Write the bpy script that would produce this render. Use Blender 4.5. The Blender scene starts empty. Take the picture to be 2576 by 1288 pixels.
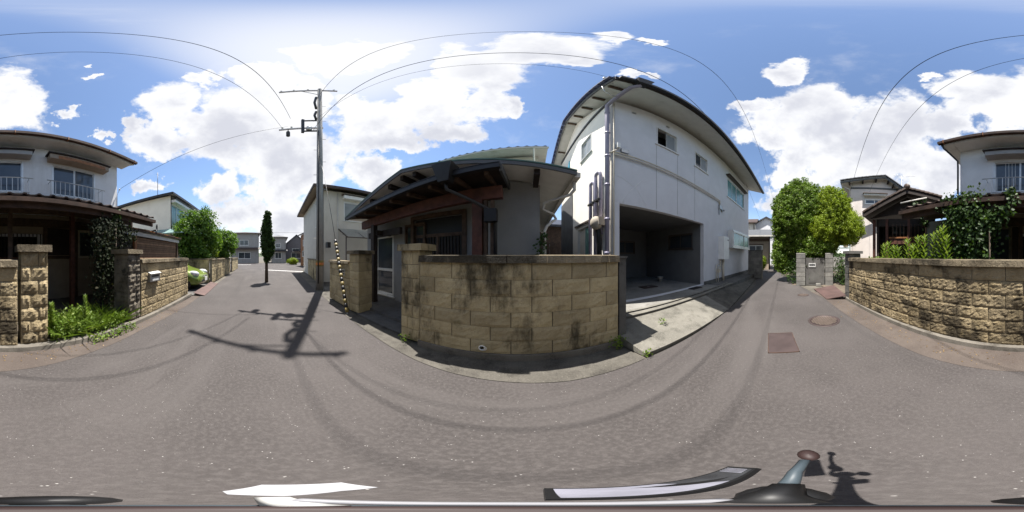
import bpy, math, random
import numpy as np
from mathutils import Vector, noise as mnoise

S = bpy.context.scene
COL = S.collection
rnd = random.Random(7)
R = math.radians
H = 1.45                                   # eye height of the camera above the road

# ------------------------------------------------------------------ camera, sky, sun, exposure
cam = bpy.data.cameras.new('camera')
cam.type = 'PANO'
try:
    cam.panorama_type = 'EQUIRECTANGULAR'
except Exception:
    pass
try:
    cam.cycles.panorama_type = 'EQUIRECTANGULAR'
except Exception:
    pass
cam.clip_start = 0.02
cam.clip_end = 2000
camo = bpy.data.objects.new('camera', cam)
COL.objects.link(camo)
camo.location = (0, 0, H)
camo.rotation_euler = (R(90), 0, 0)
S.camera = camo

SUN_AZ, SUN_EL = -63.0, 69.0
sun = bpy.data.lights.new('sun', 'SUN')
sun.energy = 5.0
sun.angle = R(0.55)
sun.color = (1.0, 0.955, 0.89)
suno = bpy.data.objects.new('sun', sun)
COL.objects.link(suno)
sd = Vector((math.sin(R(SUN_AZ)) * math.cos(R(SUN_EL)), math.cos(R(SUN_AZ)) * math.cos(R(SUN_EL)), math.sin(R(SUN_EL))))
suno.rotation_euler = sd.to_track_quat('Z', 'Y').to_euler()
suno.location = sd * 60

S.view_settings.view_transform = 'Standard'
S.view_settings.look = 'None'
S.view_settings.gamma = 1.0
S.view_settings.exposure = 1.2
S.view_settings.use_curve_mapping = False
try:
    S.cycles.use_denoising = True
    S.cycles.max_bounces = 6
    S.cycles.transparent_max_bounces = 8
except Exception:
    pass

# clouds: patches in azimuth / elevation as (x, y, rx, ry); x, y count 0.13975 degrees from azimuth -180 and elevation +90
CLOUDS = [
 (15, 255, 92, 92), (160, 288, 46, 20), (245, 181, 24, 8), (255, 338, 22, 22), (190, 265, 20, 14),
 (440, 265, 95, 75), (560, 320, 150, 105), (400, 350, 90, 55), (650, 310, 130, 110), (725, 400, 140, 150), (560, 480, 80, 50),
 (620, 545, 130, 60), (720, 560, 120, 70), (385, 470, 50, 22), (330, 310, 40, 36), (670, 230, 70, 50), (500, 205, 60, 25),
 (850, 140, 210, 55), (660, 190, 90, 45), (760, 250, 90, 80), (700, 490, 70, 60),
 (940, 300, 120, 85), (1080, 250, 140, 85), (1190, 165, 130, 70), (1360, 128, 170, 42), (1540, 97, 50, 16), (1225, 250, 80, 60),
 (1295, 270, 38, 30), (1000, 362, 100, 28), (945, 440, 70, 52), (1150, 330, 80, 32), (1640, 108, 60, 8), (1440, 150, 80, 22),
 (1970, 182, 60, 26), (1890, 265, 75, 22), (2050, 300, 165, 80), (2150, 380, 185, 125), (2000, 430, 85, 60), (2250, 340, 140, 105),
 (2350, 430, 130, 95), (2000, 510, 80, 50), (2410, 215, 85, 45), (2490, 240, 120, 72), (2380, 315, 70, 45), (1600, 190, 50, 9),
 (2560, 290, 90, 60), (2330, 185, 30, 12), (1940, 340, 70, 40),
]
world = bpy.data.worlds.new('World')
S.world = world
world.use_nodes = True
wt = world.node_tree
wt.nodes.clear()


def wn(t, **kw):
    n = wt.nodes.new(t)
    for k, v in kw.items():
        setattr(n, k, v)
    return n


def wmath(op, a, b=None, c=None, clamp=False):
    n = wn('ShaderNodeMath', operation=op, use_clamp=clamp)
    for i, v in enumerate((a, b, c)):
        if v is None:
            continue
        if isinstance(v, (int, float)):
            n.inputs[i].default_value = v
        else:
            wt.links.new(v, n.inputs[i])
    return n.outputs[0]


def build_world():
    out = wn('ShaderNodeOutputWorld')
    bg = wn('ShaderNodeBackground')
    bg.inputs['Strength'].default_value = 0.078
    wt.links.new(bg.outputs[0], out.inputs[0])
    tc = wn('ShaderNodeTexCoord')
    gen = tc.outputs['Generated']
    sky = wn('ShaderNodeTexSky', sky_type='NISHITA')
    sky.sun_disc = False
    sky.sun_elevation = R(SUN_EL)
    sky.sun_rotation = R(SUN_AZ)
    sky.altitude = 50
    sky.air_density = 1.0
    sky.dust_density = 0.15
    sky.ozone_density = 2.0
    hsv = wn('ShaderNodeHueSaturation')
    hsv.inputs['Saturation'].default_value = 0.98
    hsv.inputs['Value'].default_value = 1.22
    wt.links.new(sky.outputs[0], hsv.inputs['Color'])
    sep = wn('ShaderNodeSeparateXYZ')
    wt.links.new(gen, sep.inputs[0])
    az = wmath('ARCTAN2', sep.outputs[0], sep.outputs[1])
    el = wmath('ARCSINE', sep.outputs[2])
    k = 1.0 / R(0.13975)
    wv = wn('ShaderNodeTexNoise')
    wv.inputs['Scale'].default_value = 9.0
    wv.inputs['Detail'].default_value = 7.0
    wv.inputs['Roughness'].default_value = 0.62
    wt.links.new(gen, wv.inputs['Vector'])
    wc = wn('ShaderNodeSeparateColor')
    wt.links.new(wv.outputs['Color'], wc.inputs[0])
    X = wmath('MULTIPLY_ADD', az, k, 1288.0)
    Y = wmath('MULTIPLY_ADD', el, -k, 644.0)
    X = wmath('MULTIPLY_ADD', wmath('SUBTRACT', wc.outputs[0], 0.5), 150.0, X)
    Y = wmath('MULTIPLY_ADD', wmath('SUBTRACT', wc.outputs[1], 0.5), 90.0, Y)

    def noise3(scale, detail, rough, off=0.0, dist=0.0):
        mp = wn('ShaderNodeMapping')
        mp.inputs['Location'].default_value = (off, off * 1.7, off * .3)
        mp.inputs['Scale'].default_value = (1, 1, 1.35)
        wt.links.new(gen, mp.inputs[0])
        t = wn('ShaderNodeTexNoise')
        t.inputs['Scale'].default_value = scale
        t.inputs['Detail'].default_value = detail
        t.inputs['Roughness'].default_value = rough
        t.inputs['Distortion'].default_value = dist
        wt.links.new(mp.outputs[0], t.inputs['Vector'])
        return t.outputs[0]
    comb = wn('ShaderNodeCombineXYZ')
    wt.links.new(X, comb.inputs[0])
    wt.links.new(Y, comb.inputs[1])
    cur = None
    items = list(CLOUDS)
    for (x, y, rx, ry) in CLOUDS:
        if x < 150:
            items.append((x + 2576, y, rx, ry))
        if x > 2430:
            items.append((x - 2576, y, rx, ry))
    for (x, y, rx, ry) in items:
        n = wn('ShaderNodeVectorMath', operation='MULTIPLY_ADD')
        wt.links.new(comb.outputs[0], n.inputs[0])
        n.inputs[1].default_value = (1.0 / rx, 1.0 / ry, 0)
        n.inputs[2].default_value = (-x / rx, -y / ry, 0)
        ln = wn('ShaderNodeVectorMath', operation='LENGTH')
        wt.links.new(n.outputs[0], ln.inputs[0])
        # edge distance in units of the patch, softened so that small puffs stay crisp
        if cur is None:
            cur = ln.outputs['Value']
        else:
            mn = wn('ShaderNodeMath', operation='SMOOTH_MIN')
            wt.links.new(cur, mn.inputs[0])
            wt.links.new(ln.outputs['Value'], mn.inputs[1])
            mn.inputs[2].default_value = 0.12
            cur = mn.outputs[0]
    n1 = noise3(5.0, 9.0, 0.58, 3.1, 0.15)
    n2 = noise3(2.2, 3.0, 0.5, 9.7)
    v = wmath('SUBTRACT', 1.0, cur)
    v = wmath('MULTIPLY_ADD', wmath('SUBTRACT', n1, 0.5), 1.75, v)
    v = wmath('MULTIPLY_ADD', wmath('SUBTRACT', n2, 0.5), 0.35, v)
    mr = wn('ShaderNodeMapRange', interpolation_type='SMOOTHSTEP')
    wt.links.new(v, mr.inputs[0])
    mr.inputs[1].default_value = -0.04
    mr.inputs[2].default_value = 0.30
    mask = mr.outputs[0]
    # thin veil: brighter around the sun and along the horizon
    nrm = wn('ShaderNodeVectorMath', operation='DOT_PRODUCT')
    wt.links.new(gen, nrm.inputs[0])
    nrm.inputs[1].default_value = sd
    glow = wn('ShaderNodeMapRange', interpolation_type='SMOOTHSTEP')
    wt.links.new(nrm.outputs['Value'], glow.inputs[0])
    glow.inputs[1].default_value = 0.905
    glow.inputs[2].default_value = 0.998
    hz = wn('ShaderNodeMapRange', interpolation_type='SMOOTHSTEP')
    wt.links.new(sep.outputs[2], hz.inputs[0])
    hz.inputs[1].default_value = 0.30
    hz.inputs[2].default_value = -0.02
    wisps = wn('ShaderNodeMapRange', interpolation_type='SMOOTHSTEP')
    wt.links.new(n1, wisps.inputs[0])
    wisps.inputs[1].default_value = 0.52
    wisps.inputs[2].default_value = 0.85
    veil = wmath('ADD', wmath('MULTIPLY', glow.outputs[0], 0.75), wmath('MULTIPLY', hz.outputs[0], 0.42))
    veil = wmath('ADD', veil, wmath('MULTIPLY', wisps.outputs[0], 0.35))
    mask = wmath('MAXIMUM', mask, wmath('MINIMUM', veil, 0.9))
    # cloud body: bright tops, faintly grey undersides and hollows
    n3 = noise3(3.4, 6.0, 0.55, 21.3)
    body = wn('ShaderNodeMapRange', interpolation_type='SMOOTHSTEP')
    wt.links.new(wmath('MULTIPLY_ADD', v, 0.22, n3), body.inputs[0])
    body.inputs[1].default_value = 0.50
    body.inputs[2].default_value = 0.82
    cm = wn('ShaderNodeMix', data_type='RGBA')
    wt.links.new(wmath('MULTIPLY', body.outputs[0], wmath('SUBTRACT', 1.0, glow.outputs[0])), cm.inputs[0])
    cm.inputs[6].default_value = (5.75, 5.8, 5.95, 1)
    cm.inputs[7].default_value = (4.0, 4.1, 4.55, 1)
    mx = wn('ShaderNodeMix', data_type='RGBA')
    wt.links.new(mask, mx.inputs[0])
    wt.links.new(hsv.outputs[0], mx.inputs[6])
    wt.links.new(cm.outputs[2], mx.inputs[7])
    wt.links.new(mx.outputs[2], bg.inputs['Color'])


build_world()
world.cycles.sampling_method = 'MANUAL'
world.cycles.sample_map_resolution = 1024

# ------------------------------------------------------------------ helpers: points, meshes, things


def ray(x, y):
    """x, y count 0.13975 degrees from azimuth -180 and elevation +90"""
    return R((x - 1288) * 0.1397516), R((644 - y) * 0.1397516)


def gp(x, y, z=0.0):
    a, l = ray(x, y)
    r = (H - z) / math.tan(-l)
    return Vector((r * math.sin(a), r * math.cos(a), z))


def vp(x, y, a, d):
    """point on the upright plane whose normal has azimuth a and distance d"""
    z, l = ray(x, y)
    r = d / math.cos(z - R(a))
    return Vector((r * math.sin(z), r * math.cos(z), H + r * math.tan(l)))


def az(deg, r, z=0.0):
    return Vector((r * math.sin(R(deg)), r * math.cos(R(deg)), z))


class Fr:
    """upright frame: s along the wall, o outwards, z up"""
    def __init__(self, o, u, n=None):
        self.o = Vector((o[0], o[1], 0))
        self.u = Vector((u[0], u[1], 0)).normalized()
        self.n = Vector((n[0], n[1], 0)).normalized() if n else Vector((self.u.y, -self.u.x, 0))

    def p(self, s, o, z):
        v = self.o + self.u * s + self.n * o
        return Vector((v.x, v.y, z))


ORG = {}


class MB:
    def __init__(self):
        self.v, self.f, self.sm = [], [], []

    def face(self, pts, smooth=False):
        b = len(self.v)
        self.v.extend([tuple(p) for p in pts])
        self.f.append(tuple(range(b, b + len(pts))))
        self.sm.append(smooth)
        return self

    def hexa(self, p):
        b = len(self.v)
        self.v.extend([tuple(q) for q in p])
        for f in ((0, 3, 2, 1), (4, 5, 6, 7), (0, 1, 5, 4), (1, 2, 6, 5), (2, 3, 7, 6), (3, 0, 4, 7)):
            self.f.append(tuple(b + i for i in f))
            self.sm.append(False)
        return self

    def box(self, c, s, rz=0.0):
        ca, sa = math.cos(rz), math.sin(rz)
        q = []
        for z in (-.5, .5):
            for x, y in ((-.5, -.5), (.5, -.5), (.5, .5), (-.5, .5)):
                X, Y = x * s[0], y * s[1]
                q.append((c[0] + X * ca - Y * sa, c[1] + X * sa + Y * ca, c[2] + z * s[2]))
        return self.hexa(q)

    def fbox(self, F, s0, s1, o0, o1, z0, z1):
        q = [F.p(s, o, z) for z in (z0, z1) for s, o in ((s0, o0), (s1, o0), (s1, o1), (s0, o1))]
        return self.hexa(q)

    def slab(self, pts, t):
        """a sheet given by its upper corner points, t thick downwards"""
        lo = [Vector(p) - Vector((0, 0, t)) for p in pts]
        n = len(pts)
        b = len(self.v)
        self.v.extend([tuple(p) for p in lo] + [tuple(p) for p in pts])
        self.f.append(tuple(b + n - 1 - i for i in range(n)))
        self.f.append(tuple(b + n + i for i in range(n)))
        for i in range(n):
            j = (i + 1) % n
            self.f.append((b + i, b + j, b + n + j, b + n + i))
        self.sm.extend([False] * (n + 2))
        return self

    def beam(self, p0, p1, w, h):
        p0, p1 = Vector(p0), Vector(p1)
        d = (p1 - p0).normalized()
        sx = d.cross(Vector((0, 0, 1)))
        if sx.length < 1e-4:
            sx = Vector((1, 0, 0))
        sx.normalize()
        up = sx.cross(d).normalized()
        q = []
        for p in (p0, p1):
            for a, b in ((-.5, -.5), (.5, -.5), (.5, .5), (-.5, .5)):
                q.append(p + sx * a * w + up * b * h)
        return self.hexa(q)

    def tube(self, pts, r, n=8, cap=True):
        pts = [Vector(p) for p in pts]
        rs = r if isinstance(r, (list, tuple)) else [r] * len(pts)
        base = len(self.v)
        up = None
        for i, p in enumerate(pts):
            if i == 0:
                d = pts[1] - p
            elif i == len(pts) - 1:
                d = p - pts[i - 1]
            else:
                d = (pts[i + 1] - p).normalized() + (p - pts[i - 1]).normalized()
            d.normalize()
            if up is None:
                up = Vector((0, 0, 1)) if abs(d.z) < .9 else Vector((1, 0, 0))
            a = d.cross(up).normalized()
            b = a.cross(d).normalized()
            up = b
            for k in range(n):
                t = 2 * math.pi * k / n
                self.v.append(tuple(p + (a * math.cos(t) + b * math.sin(t)) * rs[i]))
        for i in range(len(pts) - 1):
            for k in range(n):
                k2 = (k + 1) % n
                self.f.append((base + i * n + k, base + i * n + k2, base + (i + 1) * n + k2, base + (i + 1) * n + k))
                self.sm.append(True)
        if cap:
            self.f.append(tuple(base + n - 1 - k for k in range(n)))
            self.f.append(tuple(base + (len(pts) - 1) * n + k for k in range(n)))
            self.sm += [False, False]
        return self

    def ell(self, c, r, nu=12, nv=8, zmin=-1.0):
        c = Vector(c)
        base = len(self.v)
        for j in range(nv + 1):
            t = -math.pi / 2 + math.pi * j / nv
            for i in range(nu):
                a = 2 * math.pi * i / nu
                z = max(math.sin(t), zmin)
                self.v.append((c.x + r[0] * math.cos(t) * math.cos(a), c.y + r[1] * math.cos(t) * math.sin(a), c.z + r[2] * z))
        for j in range(nv):
            for i in range(nu):
                i2 = (i + 1) % nu
                self.f.append((base + j * nu + i, base + j * nu + i2, base + (j + 1) * nu + i2, base + (j + 1) * nu + i))
                self.sm.append(True)
        return self

    def ring(self, c, r, rt, axis=(0, 0, 1), n=20, m=8):
        ax = Vector(axis).normalized()
        a = ax.orthogonal().normalized()
        b = ax.cross(a)
        c = Vector(c)
        base = len(self.v)
        for i in range(n):
            t = 2 * math.pi * i / n
            d = a * math.cos(t) + b * math.sin(t)
            for j in range(m):
                q = 2 * math.pi * j / m
                self.v.append(tuple(c + d * (r + rt * math.cos(q)) + ax * rt * math.sin(q)))
        for i in range(n):
            for j in range(m):
                i2, j2 = (i + 1) % n, (j + 1) % m
                self.f.append((base + i * m + j, base + i2 * m + j, base + i2 * m + j2, base + i * m + j2))
                self.sm.append(True)
        return self

    def lathe(self, c, prof, n=24, axis='z'):
        """prof: (radius, height) pairs"""
        base = len(self.v)
        for r, h in prof:
            for i in range(n):
                t = 2 * math.pi * i / n
                x, y = r * math.cos(t), r * math.sin(t)
                if axis == 'z':
                    q = (c[0] + x, c[1] + y, c[2] + h)
                elif axis == 'x':
                    q = (c[0] + h, c[1] + x, c[2] + y)
                else:
                    q = (c[0] + x, c[1] + h, c[2] + y)
                self.v.append(q)
        for j in range(len(prof) - 1):
            for i in range(n):
                i2 = (i + 1) % n
                self.f.append((base + j * n + i, base + j * n + i2, base + (j + 1) * n + i2, base + (j + 1) * n + i))
                self.sm.append(True)
        self.f.append(tuple(base + n - 1 - i for i in range(n)))
        self.f.append(tuple(base + (len(prof) - 1) * n + i for i in range(n)))
        self.sm += [False, False]
        return self

    def quads(self, A):
        """A: (N,4,3) array of four-cornered leaves"""
        base = len(self.v)
        n = len(A)
        self.v.extend(map(tuple, A.reshape(-1, 3).tolist()))
        self.f.extend([(base + 4 * i, base + 4 * i + 1, base + 4 * i + 2, base + 4 * i + 3) for i in range(n)])
        self.sm.extend([False] * n)
        return self

    def build(self, name, m, parent=None, kind=None, label=None, cat=None, group=None):
        V = np.array(self.v, dtype=float)
        if parent is not None:
            org = ORG[parent.name]
        else:
            lo, hi = V.min(0), V.max(0)
            org = Vector(((lo[0] + hi[0]) / 2, (lo[1] + hi[1]) / 2, lo[2]))
        me = bpy.data.meshes.new(name)
        V -= np.array(org)
        me.from_pydata(V.tolist(), [], self.f)
        me.polygons.foreach_set('use_smooth', self.sm)
        me.materials.append(m)
        o = bpy.data.objects.new(name, me)
        COL.objects.link(o)
        if parent is not None:
            o.parent = parent
        else:
            o.location = org
        ORG[o.name] = org
        tag(o, label, cat, group, kind or ('thing' if cat else None))
        return o


def tag(o, label=None, cat=None, group=None, kind=None):
    if label:
        o['label'] = label
    if cat:
        o['category'] = cat
    if group:
        o['group'] = group
    if kind:
        o['kind'] = kind


def thing(name, label, cat, loc, group=None):
    o = bpy.data.objects.new(name, None)
    COL.objects.link(o)
    o.empty_display_size = .1
    loc = Vector((loc[0], loc[1], loc[2] if len(loc) > 2 else 0))
    o.location = loc
    ORG[o.name] = loc
    tag(o, label, cat, group, 'thing')
    return o


def inst(name, me, parent, loc, rz=0.0, sc=(1, 1, 1)):
    """a piece that shares its mesh data with its likes"""
    o = bpy.data.objects.new(name, me)
    COL.objects.link(o)
    o.parent = parent
    o.location = Vector(loc) - ORG[parent.name]
    o.rotation_euler = (0, 0, rz)
    o.scale = sc
    ORG[o.name] = Vector(loc)
    return o


# ------------------------------------------------------------------ materials


class NT:
    def __init__(self, name):
        self.m = bpy.data.materials.new(name)
        self.m.use_nodes = True
        self.t = self.m.node_tree
        self.t.nodes.clear()
        self.out = self.n('ShaderNodeOutputMaterial')
        self.b = self.n('ShaderNodeBsdfPrincipled')
        self.t.links.new(self.b.outputs[0], self.out.inputs[0])
        self.geo = self.n('ShaderNodeNewGeometry')

    def n(self, t, **kw):
        x = self.t.nodes.new(t)
        for k, v in kw.items():
            setattr(x, k, v)
        return x

    def put(self, sock, v):
        if isinstance(v, (int, float)):
            sock.default_value = v
        elif isinstance(v, (tuple, list)):
            sock.default_value = tuple(v) + ((1,) if len(v) == 3 and sock.type == 'RGBA' else ())
        else:
            self.t.links.new(v, sock)

    def noise(self, scale=5, detail=4, rough=.55, sc=(1, 1, 1), off=0.0, dist=0.0):
        mp = self.n('ShaderNodeMapping')
        mp.inputs['Scale'].default_value = sc
        mp.inputs['Location'].default_value = (off, off * .7, off * .3)
        self.t.links.new(self.geo.outputs['Position'], mp.inputs[0])
        t = self.n('ShaderNodeTexNoise')
        for k, v in (('Scale', scale), ('Detail', detail), ('Roughness', rough), ('Distortion', dist)):
            t.inputs[k].default_value = v
        self.t.links.new(mp.outputs[0], t.inputs['Vector'])
        return t.outputs[0]

    def voro(self, scale=5, feature='F1', sc=(1, 1, 1), rand=1.0):
        mp = self.n('ShaderNodeMapping')
        mp.inputs['Scale'].default_value = sc
        self.t.links.new(self.geo.outputs['Position'], mp.inputs[0])
        t = self.n('ShaderNodeTexVoronoi', feature=feature)
        t.inputs['Scale'].default_value = scale
        t.inputs['Randomness'].default_value = rand
        self.t.links.new(mp.outputs[0], t.inputs['Vector'])
        return t.outputs[0]

    def ramp(self, v, lo, hi, a=0.0, b=1.0):
        m = self.n('ShaderNodeMapRange', interpolation_type='SMOOTHSTEP')
        self.put(m.inputs[0], v)
        for i, x in ((1, lo), (2, hi), (3, a), (4, b)):
            m.inputs[i].default_value = x
        return m.outputs[0]

    def mix(self, f, a, b, mode='MIX'):
        m = self.n('ShaderNodeMix', data_type='RGBA', blend_type=mode)
        self.put(m.inputs[0], f)
        self.put(m.inputs[6], a)
        self.put(m.inputs[7], b)
        return m.outputs[2]

    def math(self, op, a, b=0.0):
        m = self.n('ShaderNodeMath', operation=op)
        self.put(m.inputs[0], a)
        self.put(m.inputs[1], b)
        return m.outputs[0]

    def bump(self, h, strength=.3, dist=.01):
        b = self.n('ShaderNodeBump')
        b.inputs['Strength'].default_value = strength
        b.inputs['Distance'].default_value = dist
        self.t.links.new(h, b.inputs['Height'])
        self.t.links.new(b.outputs[0], self.b.inputs['Normal'])

    def fin(self, col, rough=.8, metal=0.0, spec=.4):
        self.put(self.b.inputs['Base Color'], col)
        self.put(self.b.inputs['Roughness'], rough)
        self.b.inputs['Metallic'].default_value = metal
        self.b.inputs['Specular IOR Level'].default_value = spec
        return self.m


def mul(c, k):
    return tuple(x * k for x in c)


def plain(name, col, rough=.7, var=.12, scale=6, bump=0.0, metal=0.0, spec=.4, dirt=0.0, dirtcol=(.06, .05, .04), streak=False, rand=0.0, dscale=2.2):
    if col[0] < .5 and metal < .5:
        col, dirtcol = mul(col, K), mul(dirtcol, K)
    t = NT(name)
    n = t.noise(scale, 5)
    c = t.mix(t.ramp(n, .3, .7), mul(col, 1 - var), mul(col, 1 + var))
    if rand:
        oi = t.n('ShaderNodeObjectInfo')
        c = t.mix(t.ramp(oi.outputs['Random'], 0, 1, 0, 1), t.mix(1.0, c, (1 - rand,) * 3, 'MULTIPLY'), t.mix(1.0, c, (1 + rand, 1 + rand * .93, 1 + rand * .85), 'MULTIPLY'))
    if dirt:
        d = t.noise(dscale, 7, .62, (1, 1, .28) if streak else (1, 1, 1), 4.0)
        d = t.ramp(d, .62 - dirt * .28, .80 - dirt * .15)
        c = t.mix(t.math('MULTIPLY', d, min(.92, .45 + dirt * .5)), c, dirtcol)
    if bump:
        t.bump(t.noise(scale * 9, 5, .6), bump, .01)
    return t.fin(c, rough, metal, spec)


M = {}
K = 0.80      # base colours sit a little under the first guess for this exposure


def mats():
    # road
    t = NT('asphalt')
    base = t.mix(t.ramp(t.noise(.55, 5, .6), .3, .72), (.044, .0385, .0370), (.068, .0600, .0578))
    base = t.mix(t.ramp(t.noise(3.1, 5, .65, off=2), .45, .8, 0, .5), base, (.040, .035, .034))
    base = t.mix(t.ramp(t.noise(34, 3, .7), .38, .72, 0, .75), base, (.085, .076, .073))
    base = t.mix(t.ramp(t.noise(95, 2, .7, off=5), .56, .75, 0, .6), base, (.050, .046, .045))
    v = t.voro(46)
    pick = t.ramp(t.noise(21, 1, .5, off=8), .55, .68)
    spk = t.math('MULTIPLY', t.ramp(v, .17, .06), pick)
    base = t.mix(t.ramp(t.noise(1.0, 4, .6, (.22, 1.5, 1), 17), .50, .72, 0, .6), base, (.084, .0755, .0725))
    base = t.mix(t.ramp(t.noise(1.9, 6, .68, off=23), .66, .76, 0, .55), base, (.026, .024, .023))
    base = t.mix(t.ramp(t.noise(.9, 3, .55, (.10, 2.2, 1), 31), .58, .70, 0, .35), base, (.036, .033, .032))
    base = t.mix(spk, base, (.34, .325, .31))
    cr = t.n('ShaderNodeTexVoronoi', feature='DISTANCE_TO_EDGE')
    cr.inputs['Scale'].default_value = .55
    mp = t.n('ShaderNodeVectorMath', operation='ADD')
    nz = t.n('ShaderNodeTexNoise')
    nz.inputs['Scale'].default_value = 1.7
    nz.inputs['Detail'].default_value = 6
    t.t.links.new(t.geo.outputs['Position'], nz.inputs['Vector'])
    sc = t.n('ShaderNodeVectorMath', operation='SCALE')
    sc.inputs['Scale'].default_value = 1.1
    t.t.links.new(nz.outputs['Color'], sc.inputs[0])
    t.t.links.new(t.geo.outputs['Position'], mp.inputs[0])
    t.t.links.new(sc.outputs[0], mp.inputs[1])
    t.t.links.new(mp.outputs[0], cr.inputs['Vector'])
    crk = t.math('MULTIPLY', t.ramp(cr.outputs[0], .006, .001, 0, .22), t.ramp(t.noise(.8, 2, off=12), .52, .66))
    base = t.mix(crk, base, (.035, .032, .03))
    t.bump(t.noise(120, 3, .7), .5, .006)
    M['asphalt'] = t.fin(base, .86, 0, .35)

    def conc(name, a, b, dark, amt, speck=0.0, bump=.4, rough=.9):
        a, b, dark = mul(a, K), mul(b, K), mul(dark, K)
        t = NT(name)
        c = t.mix(t.ramp(t.noise(1.3, 6, .62), .32, .7), a, b)
        c = t.mix(t.ramp(t.noise(4.2, 7, .66, off=3), .62 - amt * .3, .85 - amt * .2, 0, .8), c, dark)
        c = t.mix(t.ramp(t.noise(60, 3, .7, off=6), .45, .75, 0, .45), c, mul(b, 1.25))
        if speck:
            c = t.mix(t.math('MULTIPLY', t.ramp(t.voro(38), .2, .05), t.ramp(t.noise(16, 1, off=1), .5, .62, 0, speck)), c, mul(b, 2.0))
        t.bump(t.noise(70, 4, .7), bump, .01)
        M[name] = t.fin(c, rough, 0, .3)
    conc('verge', (.086, .069, .060), (.122, .100, .086), (.075, .055, .045), .45, .9)
    conc('strip', (.085, .078, .066), (.150, .138, .118), (.040, .036, .031), .7, 1.0)
    conc('ramp', (.185, .175, .150), (.265, .250, .215), (.085, .080, .068), .65, .8, .8)
    conc('concrete', (.22, .21, .19), (.31, .30, .275), (.11, .10, .09), .4)
    conc('concrete_dark', (.105, .10, .095), (.16, .155, .145), (.055, .052, .048), .5)
    conc('kerb', (.15, .135, .115), (.22, .20, .17), (.055, .048, .038), .6, .3)
    conc('dirt', (.12, .095, .07), (.18, .145, .11), (.07, .055, .04), .5, .3, .8)
    conc('ground', (.10, .09, .075), (.16, .145, .12), (.06, .055, .04), .5)

    def block(name, a, b, moss, grime, amt, rough_bump=.6, streaky=True, top=None):
        a, b, moss, grime = mul(a, K), mul(b, K), mul(moss, K), mul(grime, K)
        t = NT(name)
        oi = t.n('ShaderNodeObjectInfo')
        c = t.mix(t.ramp(t.noise(3.2, 5, .6), .3, .7), a, b)
        c = t.mix(t.ramp(oi.outputs['Random'], 0, 1), t.mix(1.0, c, (.80, .79, .78), 'MULTIPLY'), t.mix(1.0, c, (1.14, 1.12, 1.08), 'MULTIPLY'))
        c = t.mix(t.ramp(t.noise(46, 4, .7), .52, .78, 0, .55), c, mul(a, .45))
        c = t.mix(t.ramp(t.noise(70, 3, .7, off=4), .58, .8, 0, .5), c, mul(b, 1.35))
        g = t.noise(2.1, 8, .68, (1, 1, .42) if streaky else (1, 1, 1), 6.5)
        g2 = t.noise(.55, 3, .5, off=1.5)
        g = t.math('ADD', g, t.math('MULTIPLY', t.math('SUBTRACT', g2, .5), .7))
        c = t.mix(t.ramp(g, .64 - .22 * amt, .76 - .12 * amt, 0, .88), c, grime)
        mo = t.ramp(t.noise(3.5, 7, .65, off=14), .56, .74, 0, .6)
        c = t.mix(mo, c, moss)
        t.bump(t.math('ADD', t.noise(38, 6, .7), t.math('MULTIPLY', t.noise(12, 4, .6, off=2), 1.2)), rough_bump, .02)
        M[name] = t.fin(c, .92, 0, .25)
    block('block_tan', (.445, .365, .220), (.58, .485, .305), (.20, .170, .085), (.036, .030, .020), .60, .6)
    block('block_rough', (.355, .28, .165), (.54, .44, .280), (.18, .145, .07), (.034, .028, .020), .58, 1.0, False)
    block('block_grey', (.20, .197, .188), (.28, .275, .26), (.12, .116, .10), (.06, .057, .052), .35, .4)
    block('coping', (.19, .155, .105), (.28, .235, .165), (.075, .065, .038), (.035, .029, .02), .85, .9, False)
    M['mortar'] = plain('mortar', (.24, .215, .17), .95, .2, 9, .3, dirt=.6)
    M['mortar_dark'] = plain('mortar_dark', (.11, .095, .075), .95, .2, 9, .3, dirt=.6)
    # walls
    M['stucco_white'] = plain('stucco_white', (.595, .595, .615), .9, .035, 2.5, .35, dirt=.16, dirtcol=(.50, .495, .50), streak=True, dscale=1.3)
    M['stucco_grey'] = plain('stucco_grey', (.32, .32, .315), .9, .06, 2.5, .35, dirt=.30, dirtcol=(.15, .148, .14), streak=True, dscale=1.3)
    M['stucco_mid'] = plain('stucco_mid', (.36, .35, .33), .9, .06, 2.5, .3, dirt=.30, dirtcol=(.24, .23, .21), streak=True)
    M['stucco_sunlit'] = plain('stucco_sunlit', (.76, .735, .68), .9, .035, 2, .3, dirt=.14, dirtcol=(.62, .58, .50), streak=True, dscale=1.1)  # sunlit copy of the house stucco, sunshine painted in as brighter, warmer colour
    M['grey_sheet'] = plain('grey_sheet', (.13, .13, .135), .7, .12, 3, .1, dirt=.3, dirtcol=(.07, .07, .07), streak=True)
    M['stucco_bright'] = plain('stucco_bright', (.80, .77, .68), .9, .04, 2, .25, dirt=.2, dirtcol=(.62, .58, .48), streak=True, dscale=1.1)
    M['stucco_old'] = plain('stucco_old', (.66, .655, .64), .92, .05, 2, .3, dirt=.34, dirtcol=(.46, .445, .42), streak=True, dscale=1.1)
    M['stucco_cream'] = plain('stucco_cream', (.54, .51, .45), .9, .05, 2, .25, dirt=.25, dirtcol=(.42, .39, .32), streak=True, dscale=1.1)
    M['stucco_pink'] = plain('stucco_pink', (.60, .545, .51), .9, .05, 2, .25, dirt=.25, dirtcol=(.40, .36, .32), streak=True, dscale=1.0)
    M['plaster_beige'] = plain('plaster_beige', (.36, .29, .22), .9, .08, 4, .2, dirt=.3, dirtcol=(.25, .2, .14))
    M['grey_cladding'] = plain('grey_cladding', (.17, .155, .155), .8, .08, 3, .1)
    M['soffit_white'] = plain('soffit_white', (.72, .71, .68), .8, .05, 4, 0, dirt=.3, dirtcol=(.5, .47, .43))
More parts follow.
